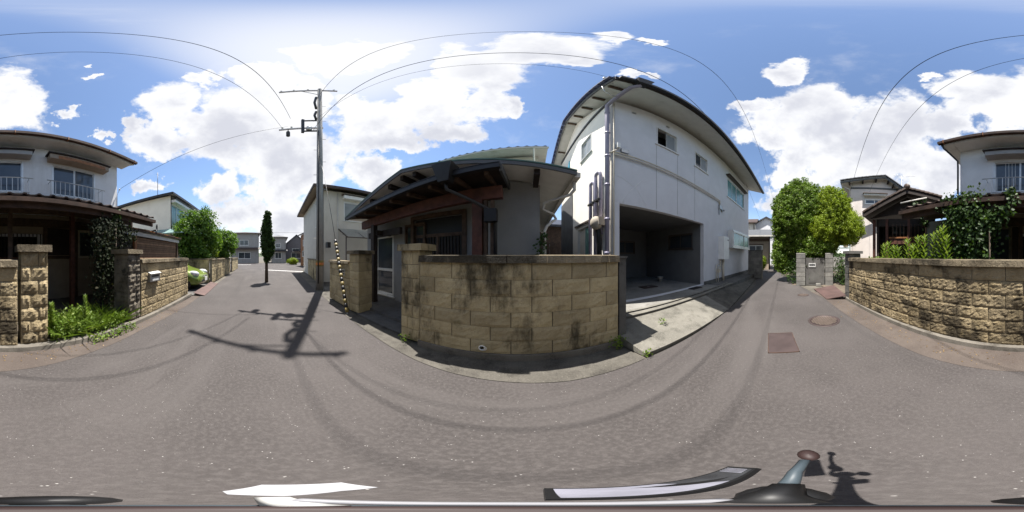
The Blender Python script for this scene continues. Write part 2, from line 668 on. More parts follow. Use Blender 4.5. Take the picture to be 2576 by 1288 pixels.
    M['carport_plaster_shaded'] = plain('carport_plaster_shaded', (.17, .17, .168), .9, .06, 3, .2, dirt=.35, dirtcol=(.13, .13, .125), streak=True)  # carport shade painted in as a darker plaster than the house walls
    M['soffit'] = plain('soffit', (.55, .54, .51), .8, .05, 4, 0, dirt=.3, dirtcol=(.33, .30, .26))
    M['crack_fill'] = plain('crack_fill', (.72, .72, .70), .9, .05)
    # wood, tile, metal
    M['wood_dark'] = plain('wood_dark', (.032, .022, .017), .7, .3, 9, .2)
    M['wood_red'] = plain('wood_red', (.105, .038, .024), .65, .3, 9, .2, dirt=.4, dirtcol=(.05, .025, .016))
    M['wood_brown'] = plain('wood_brown', (.100, .062, .040), .75, .3, 9, .25, dirt=.4, dirtcol=(.05, .035, .025))
    M['wood_orange'] = plain('wood_orange', (.30, .125, .045), .6, .3, 8, .1, dirt=.4, dirtcol=(.10, .05, .025))
    M['slat_brown'] = plain('slat_brown', (.29, .170, .095), .8, .2, 8, .3, rand=.25)
    M['tile_dark'] = plain('tile_dark', (.060, .062, .075), .45, .25, 5, .1, rand=.2, spec=.5)
    M['tile_blue'] = plain('tile_blue', (.035, .045, .115), .35, .2, 5, .05, rand=.2, spec=.6)
    M['tile_brown'] = plain('tile_brown', (.095, .066, .052), .6, .3, 5, .2, rand=.25, dirt=.3, dirtcol=(.07, .06, .05))
    M['rust'] = plain('rust', (.070, .040, .028), .85, .35, 6, .3, dirt=.5, dirtcol=(.045, .030, .022))
    M['roof_green'] = plain('roof_green', (.10, .19, .16), .5, .12, 3, 0)
    M['roof_teal'] = plain('roof_teal', (.22, .34, .33), .5, .12, 3, 0)
    M['roof_brown'] = plain('roof_brown', (.070, .046, .037), .6, .2, 3, .1)
    M['fascia_grey'] = plain('fascia_grey', (.10, .105, .11), .6, .1, 4)
    M['gutter_black'] = plain('gutter_black', (.022, .022, .024), .45, .1, 4)
    M['gutter_pale'] = plain('gutter_pale', (.52, .50, .46), .5, .08, 4, 0, dirt=.3, dirtcol=(.3, .27, .22))
    M['pipe_lilac'] = plain('pipe_lilac', (.34, .32, .42), .4, .06, 5)
    M['pipe_beige'] = plain('pipe_beige', (.52, .47, .38), .5, .08, 5)
    M['alu'] = plain('alu', (.62, .62, .60), .4, .05, 5, 0, .3)
    M['alu_brown'] = plain('alu_brown', (.11, .085, .07), .45, .1, 5, 0, .2)
    M['steel'] = plain('steel', (.42, .42, .41), .4, .1, 6, 0, .8)
    M['white_paint'] = plain('white_paint', (.74, .74, .72), .5, .04, 4, 0, dirt=.15, dirtcol=(.5, .47, .42))
    M['road_paint'] = plain('road_paint', (.70, .70, .68), .8, .1, 12, .1, dirt=.3, dirtcol=(.35, .33, .31))
    M['black'] = plain('black', (.012, .012, .013), .5, .1)
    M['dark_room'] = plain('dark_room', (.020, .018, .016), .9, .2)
    M['rubber'] = plain('rubber', (.018, .018, .019), .8, .1, 20)
    M['orange_plastic'] = plain('orange_plastic', (.60, .20, .03), .5, .08)
    M['blue_sheet'] = plain('blue_sheet', (.05, .36, .52), .6, .1, 5)
    M['pole'] = plain('pole', (.30, .29, .275), .85, .1, 4, .1, dirt=.3, dirtcol=(.16, .15, .14), streak=True)
    M['yellow'] = plain('yellow', (.24, .18, .055), .5, .1, 8, 0, dirt=.25, dirtcol=(.3, .22, .05))
    M['red_band'] = plain('red_band', (.50, .16, .04), .55, .1)
    M['steel_brown'] = plain('steel_brown', (.130, .082, .075), .6, .15, 3, .05, .2, dirt=.3, dirtcol=(.07, .05, .045))
    M['iron_plate'] = plain('iron_plate', (.085, .062, .060), .6, .15, 4, .2, .3, dirt=.3, dirtcol=(.05, .04, .04))
    M['curtain'] = plain('curtain', (.55, .54, .50), .9, .06, 3)
    M['wire'] = plain('wire', (.022, .022, .026), .6, .1)
    M['awning'] = plain('awning', (.62, .64, .62), .4, .08, 3)
    t = NT('awning_clear')
    t.fin((.62, .66, .64), .25, 0, .5)
    tl = t.n('ShaderNodeBsdfTranslucent')
    tl.inputs[0].default_value = (.85, .87, .84, 1)
    ms = t.n('ShaderNodeMixShader')
    ms.inputs[0].default_value = .75
    t.t.links.new(t.b.outputs[0], ms.inputs[1])
    t.t.links.new(tl.outputs[0], ms.inputs[2])
    tp = t.n('ShaderNodeBsdfTransparent')
    m2 = t.n('ShaderNodeMixShader')
    m2.inputs[0].default_value = .45
    t.t.links.new(ms.outputs[0], m2.inputs[1])
    t.t.links.new(tp.outputs[0], m2.inputs[2])
    t.t.links.new(m2.outputs[0], t.out.inputs[0])
    M['awning_clear'] = t.m
    M['rig_white'] = plain('rig_white', (.27, .27, .29), .5, .08, 20)
    M['clay'] = plain('clay', (.45, .40, .33), .8, .1)
    # glass: dark panes with a skin of reflection
    t = NT('glass')
    M['glass'] = t.fin(t.mix(t.ramp(t.noise(.9, 2), .35, .65), (.035, .042, .050), (.060, .070, .080)), .07, 0, .6)
    t = NT('glass_frosted')
    M['glass_frosted'] = t.fin(t.mix(t.ramp(t.noise(1.3, 2), .35, .65), (.20, .22, .23), (.27, .29, .30)), .35, 0, .5)
    t = NT('glass_teal')
    M['glass_teal'] = t.fin(t.mix(t.ramp(t.noise(1.3, 2), .35, .65), (.08, .20, .19), (.12, .27, .26)), .2, 0, .6)
    # vehicles
    t = NT('car_green')
    t.b.inputs['Coat Weight'].default_value = .8
    t.b.inputs['Coat Roughness'].default_value = .05
    M['car_green'] = t.fin(t.mix(t.ramp(t.noise(2, 2), .3, .7), (.130, .185, .020), (.145, .200, .024)), .35, .2, .5)
    t = NT('lamp_glass')
    M['lamp_glass'] = t.fin(t.mix(t.ramp(t.noise(9, 2), .3, .7), (.55, .56, .57), (.70, .71, .72)), .08, .2, .8)
    t = NT('chrome')
    M['chrome'] = t.fin(t.mix(t.ramp(t.noise(9, 2), .3, .7), (.7, .7, .72), (.8, .8, .82)), .12, 1.0, .5)
    # phone face: dark picture, pale sky glare and a few grey rows
    M['screen_dark'] = plain('screen_dark', (.045, .047, .052), .08, .2, 30, spec=.6)
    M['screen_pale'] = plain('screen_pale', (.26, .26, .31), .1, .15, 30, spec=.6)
    M['pole_blue'] = plain('pole_blue', (.06, .08, .095), .5, .1)
    M['maroon'] = plain('maroon', (.030, .016, .015), .6, .15)

    # leaves
    def leaf(name, dark, light, tip=None, trans=.35, rough=.5):
        dark, light, tip = mul(dark, .88), mul(light, .88), (mul(tip, .88) if tip else None)
        t = NT(name)
        rp = t.geo.outputs['Random Per Island']
        c = t.mix(t.ramp(t.noise(1.6, 4, .6), .3, .7), dark, light)
        c = t.mix(t.ramp(rp, 0, 1, 0, .75), c, mul(light, 1.1))
        if tip:
            c = t.mix(t.ramp(rp, .86, .92, 0, .8), c, tip)
        t.put(t.b.inputs['Base Color'], c)
        t.b.inputs['Roughness'].default_value = rough
        t.b.inputs['Specular IOR Level'].default_value = .3
        tr = t.n('ShaderNodeBsdfTranslucent')
        t.put(tr.inputs[0], t.mix(1.0, c, (1.25, 1.3, .55), 'MULTIPLY'))
        ms = t.n('ShaderNodeMixShader')
        ms.inputs[0].default_value = trans
        t.t.links.new(t.b.outputs[0], ms.inputs[1])
        t.t.links.new(tr.outputs[0], ms.inputs[2])
        t.t.links.new(ms.outputs[0], t.out.inputs[0])
        M[name] = t.m
    leaf('leaf_dome', (.050, .105, .013), (.155, .250, .024), (.33, .37, .16))
    leaf('leaf_juniper', (.105, .165, .012), (.260, .340, .022), (.36, .42, .05))
    leaf('leaf_tree', (.045, .095, .016), (.125, .230, .036), (.20, .30, .06))
    leaf('leaf_column', (.022, .045, .014), (.055, .105, .022))
    leaf('leaf_vine', (.016, .038, .010), (.046, .090, .018), (.09, .15, .04))
    leaf('leaf_ivy', (.008, .014, .006), (.022, .032, .012), (.045, .04, .022), .2, .85)
    leaf('leaf_weed', (.075, .135, .016), (.155, .235, .035), (.24, .30, .07))
    leaf('leaf_stalk', (.075, .135, .020), (.165, .245, .040), (.25, .32, .09))
    leaf('leaf_dry', (.16, .10, .045), (.28, .19, .09), None, .2)
    M['bark'] = plain('bark', (.10, .075, .055), .9, .3, 8, .6)
    M['stem'] = plain('stem', (.12, .14, .035), .7, .2, 8)


mats()

# ------------------------------------------------------------------ ground, road, verges


def sheet(name, pts, z, m, kind='structure'):
    mb = MB()
    mb.face([(p[0], p[1], p[2] if len(p) > 2 else z) for p in pts])
    return mb.build(name, m, None, kind)


def grid_sheet(name, pts, z, m):
    return sheet(name, pts, z, m)


sheet('ground', [(-400, -400), (400, -400), (400, 400), (-400, 400)], -0.03, M['ground'])
N_EDGE = [(-16, 4.6), (-12, 3.35), (-6.3, 2.42), (-4.5, 2.17), (-1.9, 1.77), (-1.1, 1.62), (-.63, 1.55), (-.1, 1.49), (.5, 1.41), (1.45, 1.36), (2.6, 1.2), (4.1, 1.02), (8, .62), (12, .85), (20, 1.4), (40, 2.0)]
S_EDGE = [(40, -1.6), (20, -1.3), (9.5, -1.15), (7.6, -1.55), (5.2, -1.85), (3.7, -1.79), (2.3, -1.75), (1.2, -1.69), (0, -1.69), (-1, -1.82), (-2.3, -1.93), (-4.2, -1.90), (-8, -2.02), (-16, -2.05)]
sheet('road', N_EDGE + S_EDGE, 0.0, M['asphalt'])
sheet('cross_street', [(-16, -60), (-16, 60), (-34, 60), (-34, -60)], 0.0, M['asphalt'])
sheet('verge', [(6.2, -1.68), (5.2, -1.845), (3.7, -1.785), (2.3, -1.745), (1.2, -1.685), (0, -1.685), (-1, -1.815), (-2.3, -1.925), (-4.2, -1.895), (-5.4, -1.93), (-5.4, -2.2), (-2.2, -2.2), (2, -2.3), (4.75, -2.55), (6.2, -2.8)], 0.004, M['verge'])
sheet('pavement', [(-6.3, 2.425), (-4.5, 2.175), (-1.9, 1.775), (-1.1, 1.625), (-.63, 1.555), (-.1, 1.495), (.5, 1.415), (1.45, 1.365), (1.47, 2.3), (-1.6, 2.35), (-3.2, 2.6), (-6.3, 2.9)], 0.004, M['strip'])
sheet('path', [(-3.3, 2.25), (-1.58, 2.12), (-1.58, 3.6), (-3.3, 3.6)], 0.03, M['concrete_dark'])
# south yard, garden soil, driveway
sheet('garden_soil', [(-5.5, -2.4), (4.8, -2.6), (4.8, -14), (-5.5, -14)], 0.03, M['dirt'])
sheet('driveway', [(-5.45, -1.98), (-8.25, -2.08), (-8.25, -9), (-5.45, -9)], 0.012, M['concrete_dark'])
sheet('side_lane', [(4.9, -2.6), (7.5, -2.5), (8.4, -4.6), (11, -12), (5.5, -12)], 0.006, M['dirt'])
sheet('side_yard', [(7.9, -1.2), (14, -1.3), (14, -8), (8.4, -4.6)], 0.006, M['dirt'])
# long kerb under the south wall
kb = MB()
kp = [(4.80, -2.42), (3.0, -2.30), (1.2, -2.20), (-.3, -2.15), (-1.2, -2.14), (-2.2, -2.155), (-3.6, -2.19), (-5.42, -2.25)]
for (a, b) in zip(kp, kp[1:]):
    kb.hexa([(b[0], b[1], 0), (a[0], a[1], 0), (a[0], a[1] - .2, 0), (b[0], b[1] - .2, 0),
             (b[0], b[1] - .012, .075), (a[0], a[1] - .012, .075), (a[0], a[1] - .2, .075), (b[0], b[1] - .2, .075)])
kb.build('kerb', M['kerb'], None, 'structure')
# painted line of the cross street
pl = MB()
for (a, b) in (((-27.5, -6), (-27.0, -.8)), ((-17.2, .9), (-14.6, 4.3))):
    pl.face([(a[0], a[1], .006), (a[0] + .35, a[1], .006), (b[0] + .35, b[1], .006), (b[0], b[1], .006)])
pl.build('road_marking', M['road_paint'], None, 'structure')

# manholes
t = thing('manhole_cover', 'rectangular dark brown steel plate set in the road', 'manhole', (2.47, -.21, 0))
mb = MB()
mb.box((2.47, -.21, .006), (.66, .40, .008))
mb.build('plate', M['iron_plate'], t)
mb = MB()
for x in (-.335, .335):
    mb.box((2.47 + x, -.21, .007), (.010, .42, .012))
for y in (-.205, .205):
    mb.box((2.47, -.21 + y, .007), (.68, .010, .012))
mb.build('frame', M['rust'], t)


def round_cover(c, r, label):
    t = thing('manhole_cover', label, 'manhole', (c[0], c[1], 0), 'manhole covers in the road')
    mb = MB()
    mb.lathe((c[0], c[1], 0), [(r, 0), (r, .008), (r * .86, .008), (r * .86, .004), (0.001, .004)], 28)
    mb.build('rim', M['iron_plate'], t)
    mb = MB()
    n = int(r * 2 / .075)
    for i in range(-n, n + 1):
        for j in range(-n, n + 1):
            x, y = i * .05, j * .05
            if x * x + y * y < (r * .78) ** 2:
                mb.box((c[0] + x, c[1] + y, .007), (.034, .034, .008))
    mb.build('stud_grid', M['cover_brown'], t, 'stuff')


M['cover_brown'] = plain('cover_brown', (.135, .105, .085), .7, .15, 14, .2)
round_cover((3.26, -1.17), .34, 'larger round brown manhole cover with raised studs in the road')
round_cover((5.8, -1.27), .21, 'small round iron cover farther up the road')

# ------------------------------------------------------------------ block walls


def rough_block(name, L, T, Hh, amp, seed, nx, nz, mat, sides=False, fq=1.0):
    """one block, street face towards -Y, origin at its lower left corner mid thickness; x 0..L"""
    rr = random.Random(seed)
    V, F = [], []

    def face_grid(fn, n, m, flat):
        b = len(V)
        for j in range(m + 1):
            for i in range(n + 1):
                u, w = i / n, j / m
                edge = min(i, n - i, j, m - j) == 0
                d = 0 if (edge or flat) else amp * (.25 + .75 * abs(mnoise.noise(Vector((u * fq * 3.1 + seed * 7.3, w * fq * 2.1 + seed * 3.7, seed * 1.9))) * 1.7) + .45 * (rr.random() - .35))
                V.append(fn(u, w, d))
        for j in range(m):
            for i in range(n):
                F.append((b + j * (n + 1) + i, b + j * (n + 1) + i + 1, b + (j + 1) * (n + 1) + i + 1, b + (j + 1) * (n + 1) + i))
    face_grid(lambda u, w, d: (u * L, -T / 2 - d, w * Hh), nx, nz, amp == 0)
    face_grid(lambda u, w, d: (L - u * L, T / 2 + d, w * Hh), 2 if not sides else nx, 2 if not sides else nz, not sides)
    sn = max(2, nx // 2) if sides else 1
    sm = nz if sides else 1
    face_grid(lambda u, w, d: (L + d, -T / 2 + u * T, w * Hh), sn, sm, not sides)
    face_grid(lambda u, w, d: (-d, T / 2 - u * T, w * Hh), sn, sm, not sides)
    face_grid(lambda u, w, d: (u * L, -T / 2 + w * T, Hh), 1, 1, True)
    face_grid(lambda u, w, d: (u * L, T / 2 - w * T, 0), 1, 1, True)
    me = bpy.data.meshes.new(name)
    me.from_pydata(V, [], F)
    me.materials.append(mat)
    return me


ROUGH = [rough_block('block', 1, .12, .196, .012, s, 14, 7, M['block_rough'], False, 2.4) for s in range(8)]
TAN = [rough_block('block', 1, .12, .200, .014, 20 + s, 9, 5, M['block_tan']) for s in range(6)]


def block_wall(t, p0, p1, z0, rows, hh, L, meshes, cap=None, capmat='coping', mortar='mortar', thick=.12, first=0.0, gap=.010, caplen=1.2, rand=rnd):
    """p0 -> p1: seen from the street the wall runs from left to right; the street face looks to the right of p1-p0 turned by -90 degrees"""
    p0, p1 = Vector((p0[0], p0[1], 0)), Vector((p1[0], p1[1], 0))
    d = p1 - p0
    W = d.length
    u = d / W
    ang = math.atan2(u.y, u.x)
    F = Fr(p0, u, (u.y, -u.x))
    core = MB()
    core.fbox(F, .004, W - .004, -thick / 2 + .012, thick / 2 - .010, z0, z0 + rows * hh)
    core.build('mortar', M[mortar], t)
    for j in range(rows):
        s = -L * (.5 if j % 2 else 0.0) - first
        while s < W - .02:
            a, b = max(s, 0), min(s + L, W)
            if b - a > .05:
                me = rand.choice(meshes)
                inst('block', me, t, F.p(a + gap / 2, rand.uniform(-.002, .003), z0 + j * hh + .004), ang, (b - a - gap, 1, (hh - .008) / .196))
            s += L
    if cap:
        s = 0.0
        while s < W - .05:
            e = min(s + caplen, W)
            if W - e < .3:
                e = W
            c = MB()
            n = 5
            for k in range(n):
                a, b = s + .003 + (e - s - .006) * k / n, s + .003 + (e - s - .006) * (k + 1) / n
                j0, j1 = rand.uniform(-.006, .006), rand.uniform(-.006, .006)
                q = [F.p(a, -thick / 2 - .035, z0 + rows * hh), F.p(b, -thick / 2 - .035, z0 + rows * hh), F.p(b, thick / 2 + .045 + j1, z0 + rows * hh), F.p(a, thick / 2 + .045 + j0, z0 + rows * hh),
                     F.p(a, -thick / 2 - .03, z0 + rows * hh + cap), F.p(b, -thick / 2 - .03, z0 + rows * hh + cap), F.p(b, thick / 2 + .03 + j1, z0 + rows * hh + cap - .01), F.p(a, thick / 2 + .03 + j0, z0 + rows * hh + cap - .01)]
                c.hexa(q)
            c.build('coping', M[capmat], t)
            s = e
    return F, W


def pillar(name, label, c, rz, w, dp, z0, rows, hh, mat, capmat, cap=.09, over=.05, amp=.03, split=True, group=None, seed=0, street=-1):
    """a square gate pillar of blocks; rz turns its street face"""
    t = thing(name, label, 'pillar', (c[0], c[1], z0), group)
    grey = mat == 'block_grey'
    kinds = [rough_block('block', 1, dp, hh - (.018 if grey else .008), amp, 60 + seed * 5 + k, 6, 4, M[mat], True) for k in range(3)]
    F = Fr((c[0], c[1]), (math.cos(rz), math.sin(rz)))
    core = MB()
    core.fbox(F, -w / 2 + .012, w / 2 - .012, -dp / 2 + .012, dp / 2 - .012, z0, z0 + rows * hh)
    core.build('mortar', M['mortar_dark' if grey else 'mortar'], t)
    for j in range(rows):
        cut = (w * .36 if j % 2 else w * .64) if split else None
        spans = [(0, cut), (cut, w)] if split else [(0, w)]
        for (a, b) in spans:
            inst('block', rnd.choice(kinds), t, F.p(a - w / 2 + .004, 0, z0 + j * hh + .004), rz, (b - a - .008, 1, 1))
    cb = MB()
    n = 4
    W2, D2 = w / 2 + over, dp / 2 + over
    for k in range(n):
        a, b = -W2 + 2 * W2 * k / n, -W2 + 2 * W2 * (k + 1) / n
        z1 = z0 + rows * hh
        jj = rnd.uniform(-.005, .005)
        cb.hexa([F.p(a, -D2, z1), F.p(b, -D2, z1), F.p(b, D2, z1), F.p(a, D2, z1),
                 F.p(a, -D2 + .008, z1 + cap + jj * .3), F.p(b, -D2 + .008, z1 + cap), F.p(b, D2 - .008, z1 + cap), F.p(a, D2 - .008, z1 + cap + jj * .3)])
    cb.build('coping', M[capmat], t)
    return t


# south wall (rock-faced), east of the gate; runs left to right as seen from the road: east -> west
ws = thing('block_wall', 'long rock-faced tan block wall with mossy coping opposite the porch house', 'wall', (2.2, -2.35, 0))
F_, W_ = block_wall(ws, (4.50, -2.505), (-.25, -2.30), .075, 6, .204, .5, ROUGH, .10)
sw = thing('block_wall', 'rock-faced tan block wall with a metal mailbox, beside the green car driveway', 'wall', (-4, -2.38, 0))
block_wall(sw, (-2.66, -2.33), (-5.32, -2.43), .075, 6, .204, .42, ROUGH, .09)
pillar('gate_pillar', 'rock-faced pillar left of the weedy gateway, sunlit tan with dark cap', (-.49, -2.46), math.pi, .40, .38, .075, 7, .205, 'block_rough', 'coping', .10, .05, .032, seed=1, group='pillars of the weedy gateway')
def dark_block(name):
    t = NT(name)
    c = t.mix(t.ramp(t.noise(3.2, 5, .6), .3, .7), (.10, .085, .065), (.19, .165, .13))
    c = t.mix(t.ramp(t.noise(6, 7, .7, off=5), .48, .66, 0, .9), c, (.030, .027, .022))
    c = t.mix(t.ramp(t.noise(9, 7, .7, off=15), .60, .72, 0, .7), c, (.30, .28, .25))
    t.bump(t.noise(38, 6, .7), .7, .02)
    return t.fin(c, .92, 0, .25)


M['block_sooty'] = dark_block('block_sooty')
pillar('gate_pillar', 'blackened rock-faced pillar of the weedy gateway, between the ivy and the mailbox wall', (-2.44, -2.47), math.pi + .05, .38, .40, .075, 7, .203, 'block_sooty', 'coping', .09, .05, .032, seed=2, group='pillars of the weedy gateway')
pillar('gate_pillar', 'grey smooth block pillar with flat cap at the east end of the rock-faced wall', (4.72, -2.70), math.pi - .05, .36, .40, .02, 7, .215, 'block_grey', 'concrete_dark', .09, .06, 0.0, False, seed=3)

# north wall
NW0, NW1 = (-1.26, 2.045), (1.44, 1.945)
wn_ = thing('block_wall', 'smooth-faced tan block wall with dark stains in front of the porch house', 'wall', (0.1, 2.0, 0))
block_wall(wn_, NW0, NW1, .115, 6, .2085, .5, TAN, .10, mortar='mortar_dark', first=.25)
fb = MB()
Fn = Fr(NW0, (NW1[0] - NW0[0], NW1[1] - NW0[1]))
fb.fbox(Fn, -.02, 2.70, -.08, .085, 0.0, .113)
fb.build('footing', M['kerb'], wn_)
pillar('gate_pillar', 'tan block gate pillar joined to the left end of the stained wall', (-1.45, 2.20), -.04, .36, .36, .05, 7, .212, 'block_tan', 'block_tan', .10, .05, .012, seed=4, group='pillars of the porch house gate')
pillar('gate_pillar', 'brown block gate pillar behind the striped guy guard, beside the letter slot', (-3.30, 2.47), .08, .36, .44, .04, 7, .208, 'block_tan', 'coping', .09, .05, .012, seed=5, group='pillars of the porch house gate')
nw = thing('block_wall', 'short brown block wall with a letter slot behind the striped guy guard', 'wall', (-4.1, 2.3, 0))
block_wall(nw, (-4.85, 2.42), (-3.50, 2.32), .05, 6, .2, .4, TAN, .075)
b = MB()
F2 = Fr((-4.85, 2.42), (1.35, -.10))
b.fbox(F2, .78, 1.14, .055, .085, .92, 1.10)
sl = b.build('letter_slot', M['steel'], nw)
b = MB()
b.fbox(F2, .83, 1.09, .085, .094, 1.02, 1.06)
b.fbox(F2, .82, 1.10, .085, .092, .95, .985)
b.build('flap', M['gutter_black'], sl)
# concrete end wall between the porch house and the white house
cw = thing('boundary_wall', 'narrow grey concrete wall end between the stained block wall and the carport', 'wall', (1.53, 2.4, 0))
b = MB()
b.box((1.535, 2.55, .71), (.13, 1.30, 1.42))
b.build('slab', M['concrete_dark'], cw)
b = MB()
b.box((1.535, 2.55, 1.435), (.16, 1.34, .03))
b.build('coping', M['concrete_dark'], cw)
# drain pipe end at the foot of the north wall
d = thing('drain_pipe', 'short white plastic drain pipe sticking out of the wall foot', 'pipe', (-.42, 1.9, .06))
b = MB()
pc = vp(1211, 877, 0, 1.80)
b.tube([(pc.x + .01, 1.99, .16), (pc.x, 1.82, pc.z)], .034, 14, False)
b.build('pipe', M['white_paint'], d)
b = MB()
b.ring((pc.x, 1.82, pc.z), .033, .006, (0, 1, 0), 18, 6)
b.build('lip', M['white_paint'], d)
# metal mailbox on the south-west wall
mbx = thing('mailbox', 'grey metal mailbox set into the rock-faced wall near the driveway', 'mailbox', (-3.13, -2.3, .83))
b = MB()
b.box((-3.13, -2.27, .955), (.40, .10, .21))
b.build('body', M['steel'], mbx)
b = MB()
b.hexa([(-3.34, -2.20, 1.035), (-2.92, -2.20, 1.035), (-2.92, -2.30, 1.075), (-3.34, -2.30, 1.075), (-3.34, -2.185, 1.045), (-2.92, -2.185, 1.045), (-2.92, -2.30, 1.09), (-3.34, -2.30, 1.09)])
b.build('lid', M['alu'], mbx)
b = MB()
b.box((-3.13, -2.216, .985), (.28, .012, .035))
b.build('slot', M['gutter_black'], mbx)
b = MB()
b.box((-3.13, -2.214, .905), (.24, .012, .055))
b.build('name_plate', M['white_paint'], mbx)


# ------------------------------------------------------------------ house builders


def wall_holes(mb, F, s0, s1, z0, z1, holes, o0, o1):
    """an upright wall o0..o1 thick with rectangular holes (s0, s1, z0, z1)"""
    ss = sorted(set([s0, s1] + [min(max(h[i], s0), s1) for h in holes for i in (0, 1)]))
    zz = sorted(set([z0, z1] + [min(max(h[i], z0), z1) for h in holes for i in (2, 3)]))

    def solid(i, j):
        if i < 0 or j < 0 or i >= len(ss) - 1 or j >= len(zz) - 1:
            return False
        cs, cz = (ss[i] + ss[i + 1]) / 2, (zz[j] + zz[j + 1]) / 2
        return not any(h[0] < cs < h[1] and h[2] < cz < h[3] for h in holes)
    for i in range(len(ss) - 1):
        for j in range(len(zz) - 1):
            if not solid(i, j):
                continue
            a, b, c, d = ss[i], ss[i + 1], zz[j], zz[j + 1]
            mb.face([F.p(a, o1, c), F.p(b, o1, c), F.p(b, o1, d), F.p(a, o1, d)])
            mb.face([F.p(b, o0, c), F.p(a, o0, c), F.p(a, o0, d), F.p(b, o0, d)])
            if not solid(i - 1, j):
                mb.face([F.p(a, o0, c), F.p(a, o1, c), F.p(a, o1, d), F.p(a, o0, d)])
            if not solid(i + 1, j):
                mb.face([F.p(b, o1, c), F.p(b, o0, c), F.p(b, o0, d), F.p(b, o1, d)])
            if not solid(i, j - 1):
                mb.face([F.p(a, o0, c), F.p(b, o0, c), F.p(b, o1, c), F.p(a, o1, c)])
            if not solid(i, j + 1):
                mb.face([F.p(a, o1, d), F.p(b, o1, d), F.p(b, o0, d), F.p(a, o0, d)])


def window(t, F, s0, s1, z0, z1, o=-.04, fw=.045, panes=2, frame='alu', glass='glass', sill='alu', proud=.02, open_left=0.0, glasses=None, label=None):
    """a sliding window: frame (part) with its panes, rails and sill as sub-parts"""
    b = MB()
    b.fbox(F, s0, s0 + fw, o - .03, o + proud + .04, z0, z1)
    b.fbox(F, s1 - fw, s1, o - .03, o + proud + .04, z0, z1)
    b.fbox(F, s0 + fw, s1 - fw, o - .03, o + proud + .04, z1 - fw, z1)
    b.fbox(F, s0 + fw, s1 - fw, o - .03, o + proud + .04, z0, z0 + fw)
    w = b.build('window', M[frame], t)
    if label:
        w['label'] = label
    n = panes
    cw = (s1 - s0 - 2 * fw) / n
    for i in range(n):
        a, c = s0 + fw + cw * i, s0 + fw + cw * (i + 1)
        oo = o - .010 if i % 2 else o + .012
        if open_left and i == 0:
            a = c - cw * (1 - open_left)
        g = MB()
        g.fbox(F, a + .025, c - .025, oo - .004, oo + .004, z0 + fw + .025, z1 - fw - .025)
        g.build('pane', M[(glasses or {}).get(i, glass)], w)
        r = MB()
        for (x0, x1, y0, y1) in ((a, a + .028, z0 + fw, z1 - fw), (c - .028, c, z0 + fw, z1 - fw)):
            r.fbox(F, x0, x1, oo - .012, oo + .012, y0, y1)
        for (y0, y1) in ((z0 + fw, z0 + fw + .028), (z1 - fw - .028, z1 - fw)):
            r.fbox(F, a + .028, c - .028, oo - .011, oo + .011, y0, y1)
        r.build('sash', M[frame], w)
    if sill:
        k = MB()
        k.fbox(F, s0 - .05, s1 + .05, o + .005, .05, z0 - .035, z0 - .002)
        k.build('sill', M[sill], w)
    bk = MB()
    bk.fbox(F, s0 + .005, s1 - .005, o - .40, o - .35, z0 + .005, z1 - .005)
    bk.build('room_shade', M['dark_room'], w)  # near-black plate stands for the unlit room behind the panes
    return w


def hood(t, F, s0, s1, z, depth, mat_top, mat_box, h=.16, slant=.05):
    """shutter box and little roof over a window"""
    b = MB()
    b.fbox(F, s0 + .06, s1 - .06, .003, depth - .06, z - h, z - .012)
    x = b.build('window_hood', M[mat_box], t)
    c = MB()
    q = []
    for zz in (0, .04):
        for (s, o, dz) in ((s0, 0, slant), (s1, 0, slant), (s1, depth, 0), (s0, depth, 0)):
            q.append(F.p(s, o + .004, z + dz + zz))
    c.hexa(q)
    c.build('top', M[mat_top], x)
    return x


def railing(t, F, s0, s1, z0, z1, o, n, mat='steel'):
    b = MB()
    b.tube([F.p(s0 - .12, o, z1), F.p(s1 + .12, o, z1)], .016, 8)
    b.tube([F.p(s0, o, z0), F.p(s1, o, z0)], .011, 8)
    for s in (s0, s1):
        b.tube([F.p(s, o, z1), F.p(s, .01, z1 - .02)], .010, 6)
        b.tube([F.p(s, o, z0), F.p(s, .01, z0 - .02)], .010, 6)
    r = b.build('railing', M[mat], t)
    bar = MB()
    bar.tube([(0, 0, 0), (0, 0, z1 - z0)], .011, 6)
    bar.tube([(0, 0, 0), F.n * .09 + Vector((0, 0, -.04))], .008, 5)
    me = None
    for i in range(n):
        p = F.p(s0 + (s1 - s0) * i / (n - 1), o, z0)
        if me is None:
            me = bpy.data.meshes.new('bar')
            me.from_pydata([tuple(v) for v in bar.v], [], bar.f)
            me.materials.append(M[mat])
        inst('bar', me, r, p)
    return r


def tile_mesh(w, l, mat, r=.045):
    """one pan tile: a shallow trough with a roll on its side; x across, y down the slope (street end at y=0), z up"""
    V, F = [], []
    prof = [(0, .012), (w * .2, 0), (w * .45, .002), (w * .62, .014), (w * .74, .036), (w * .86, .038), (w, .016)]
    th = .016
    for y in (0, l):
        for (x, z) in prof:
            V.append((x, y, z + .03))
        for (x, z) in prof:
            V.append((x, y, z + .03 - th - (.014 if y == 0 else 0)))
    n = len(prof)
    for i in range(n - 1):
        F.append((i, i + 1, 2 * n + i + 1, 2 * n + i))
        F.append((n + i + 1, n + i, 3 * n + i, 3 * n + i + 1))
        F.append((i + 1, i, n + i, n + i + 1))
    F.append((0, 2 * n, 3 * n, n))
    F.append((n - 1, 2 * n - 1, 4 * n - 1, 3 * n - 1))
    me = bpy.data.meshes.new('roof_tile')
    me.from_pydata(V, [], F)
    me.materials.append(M[mat])
    return me


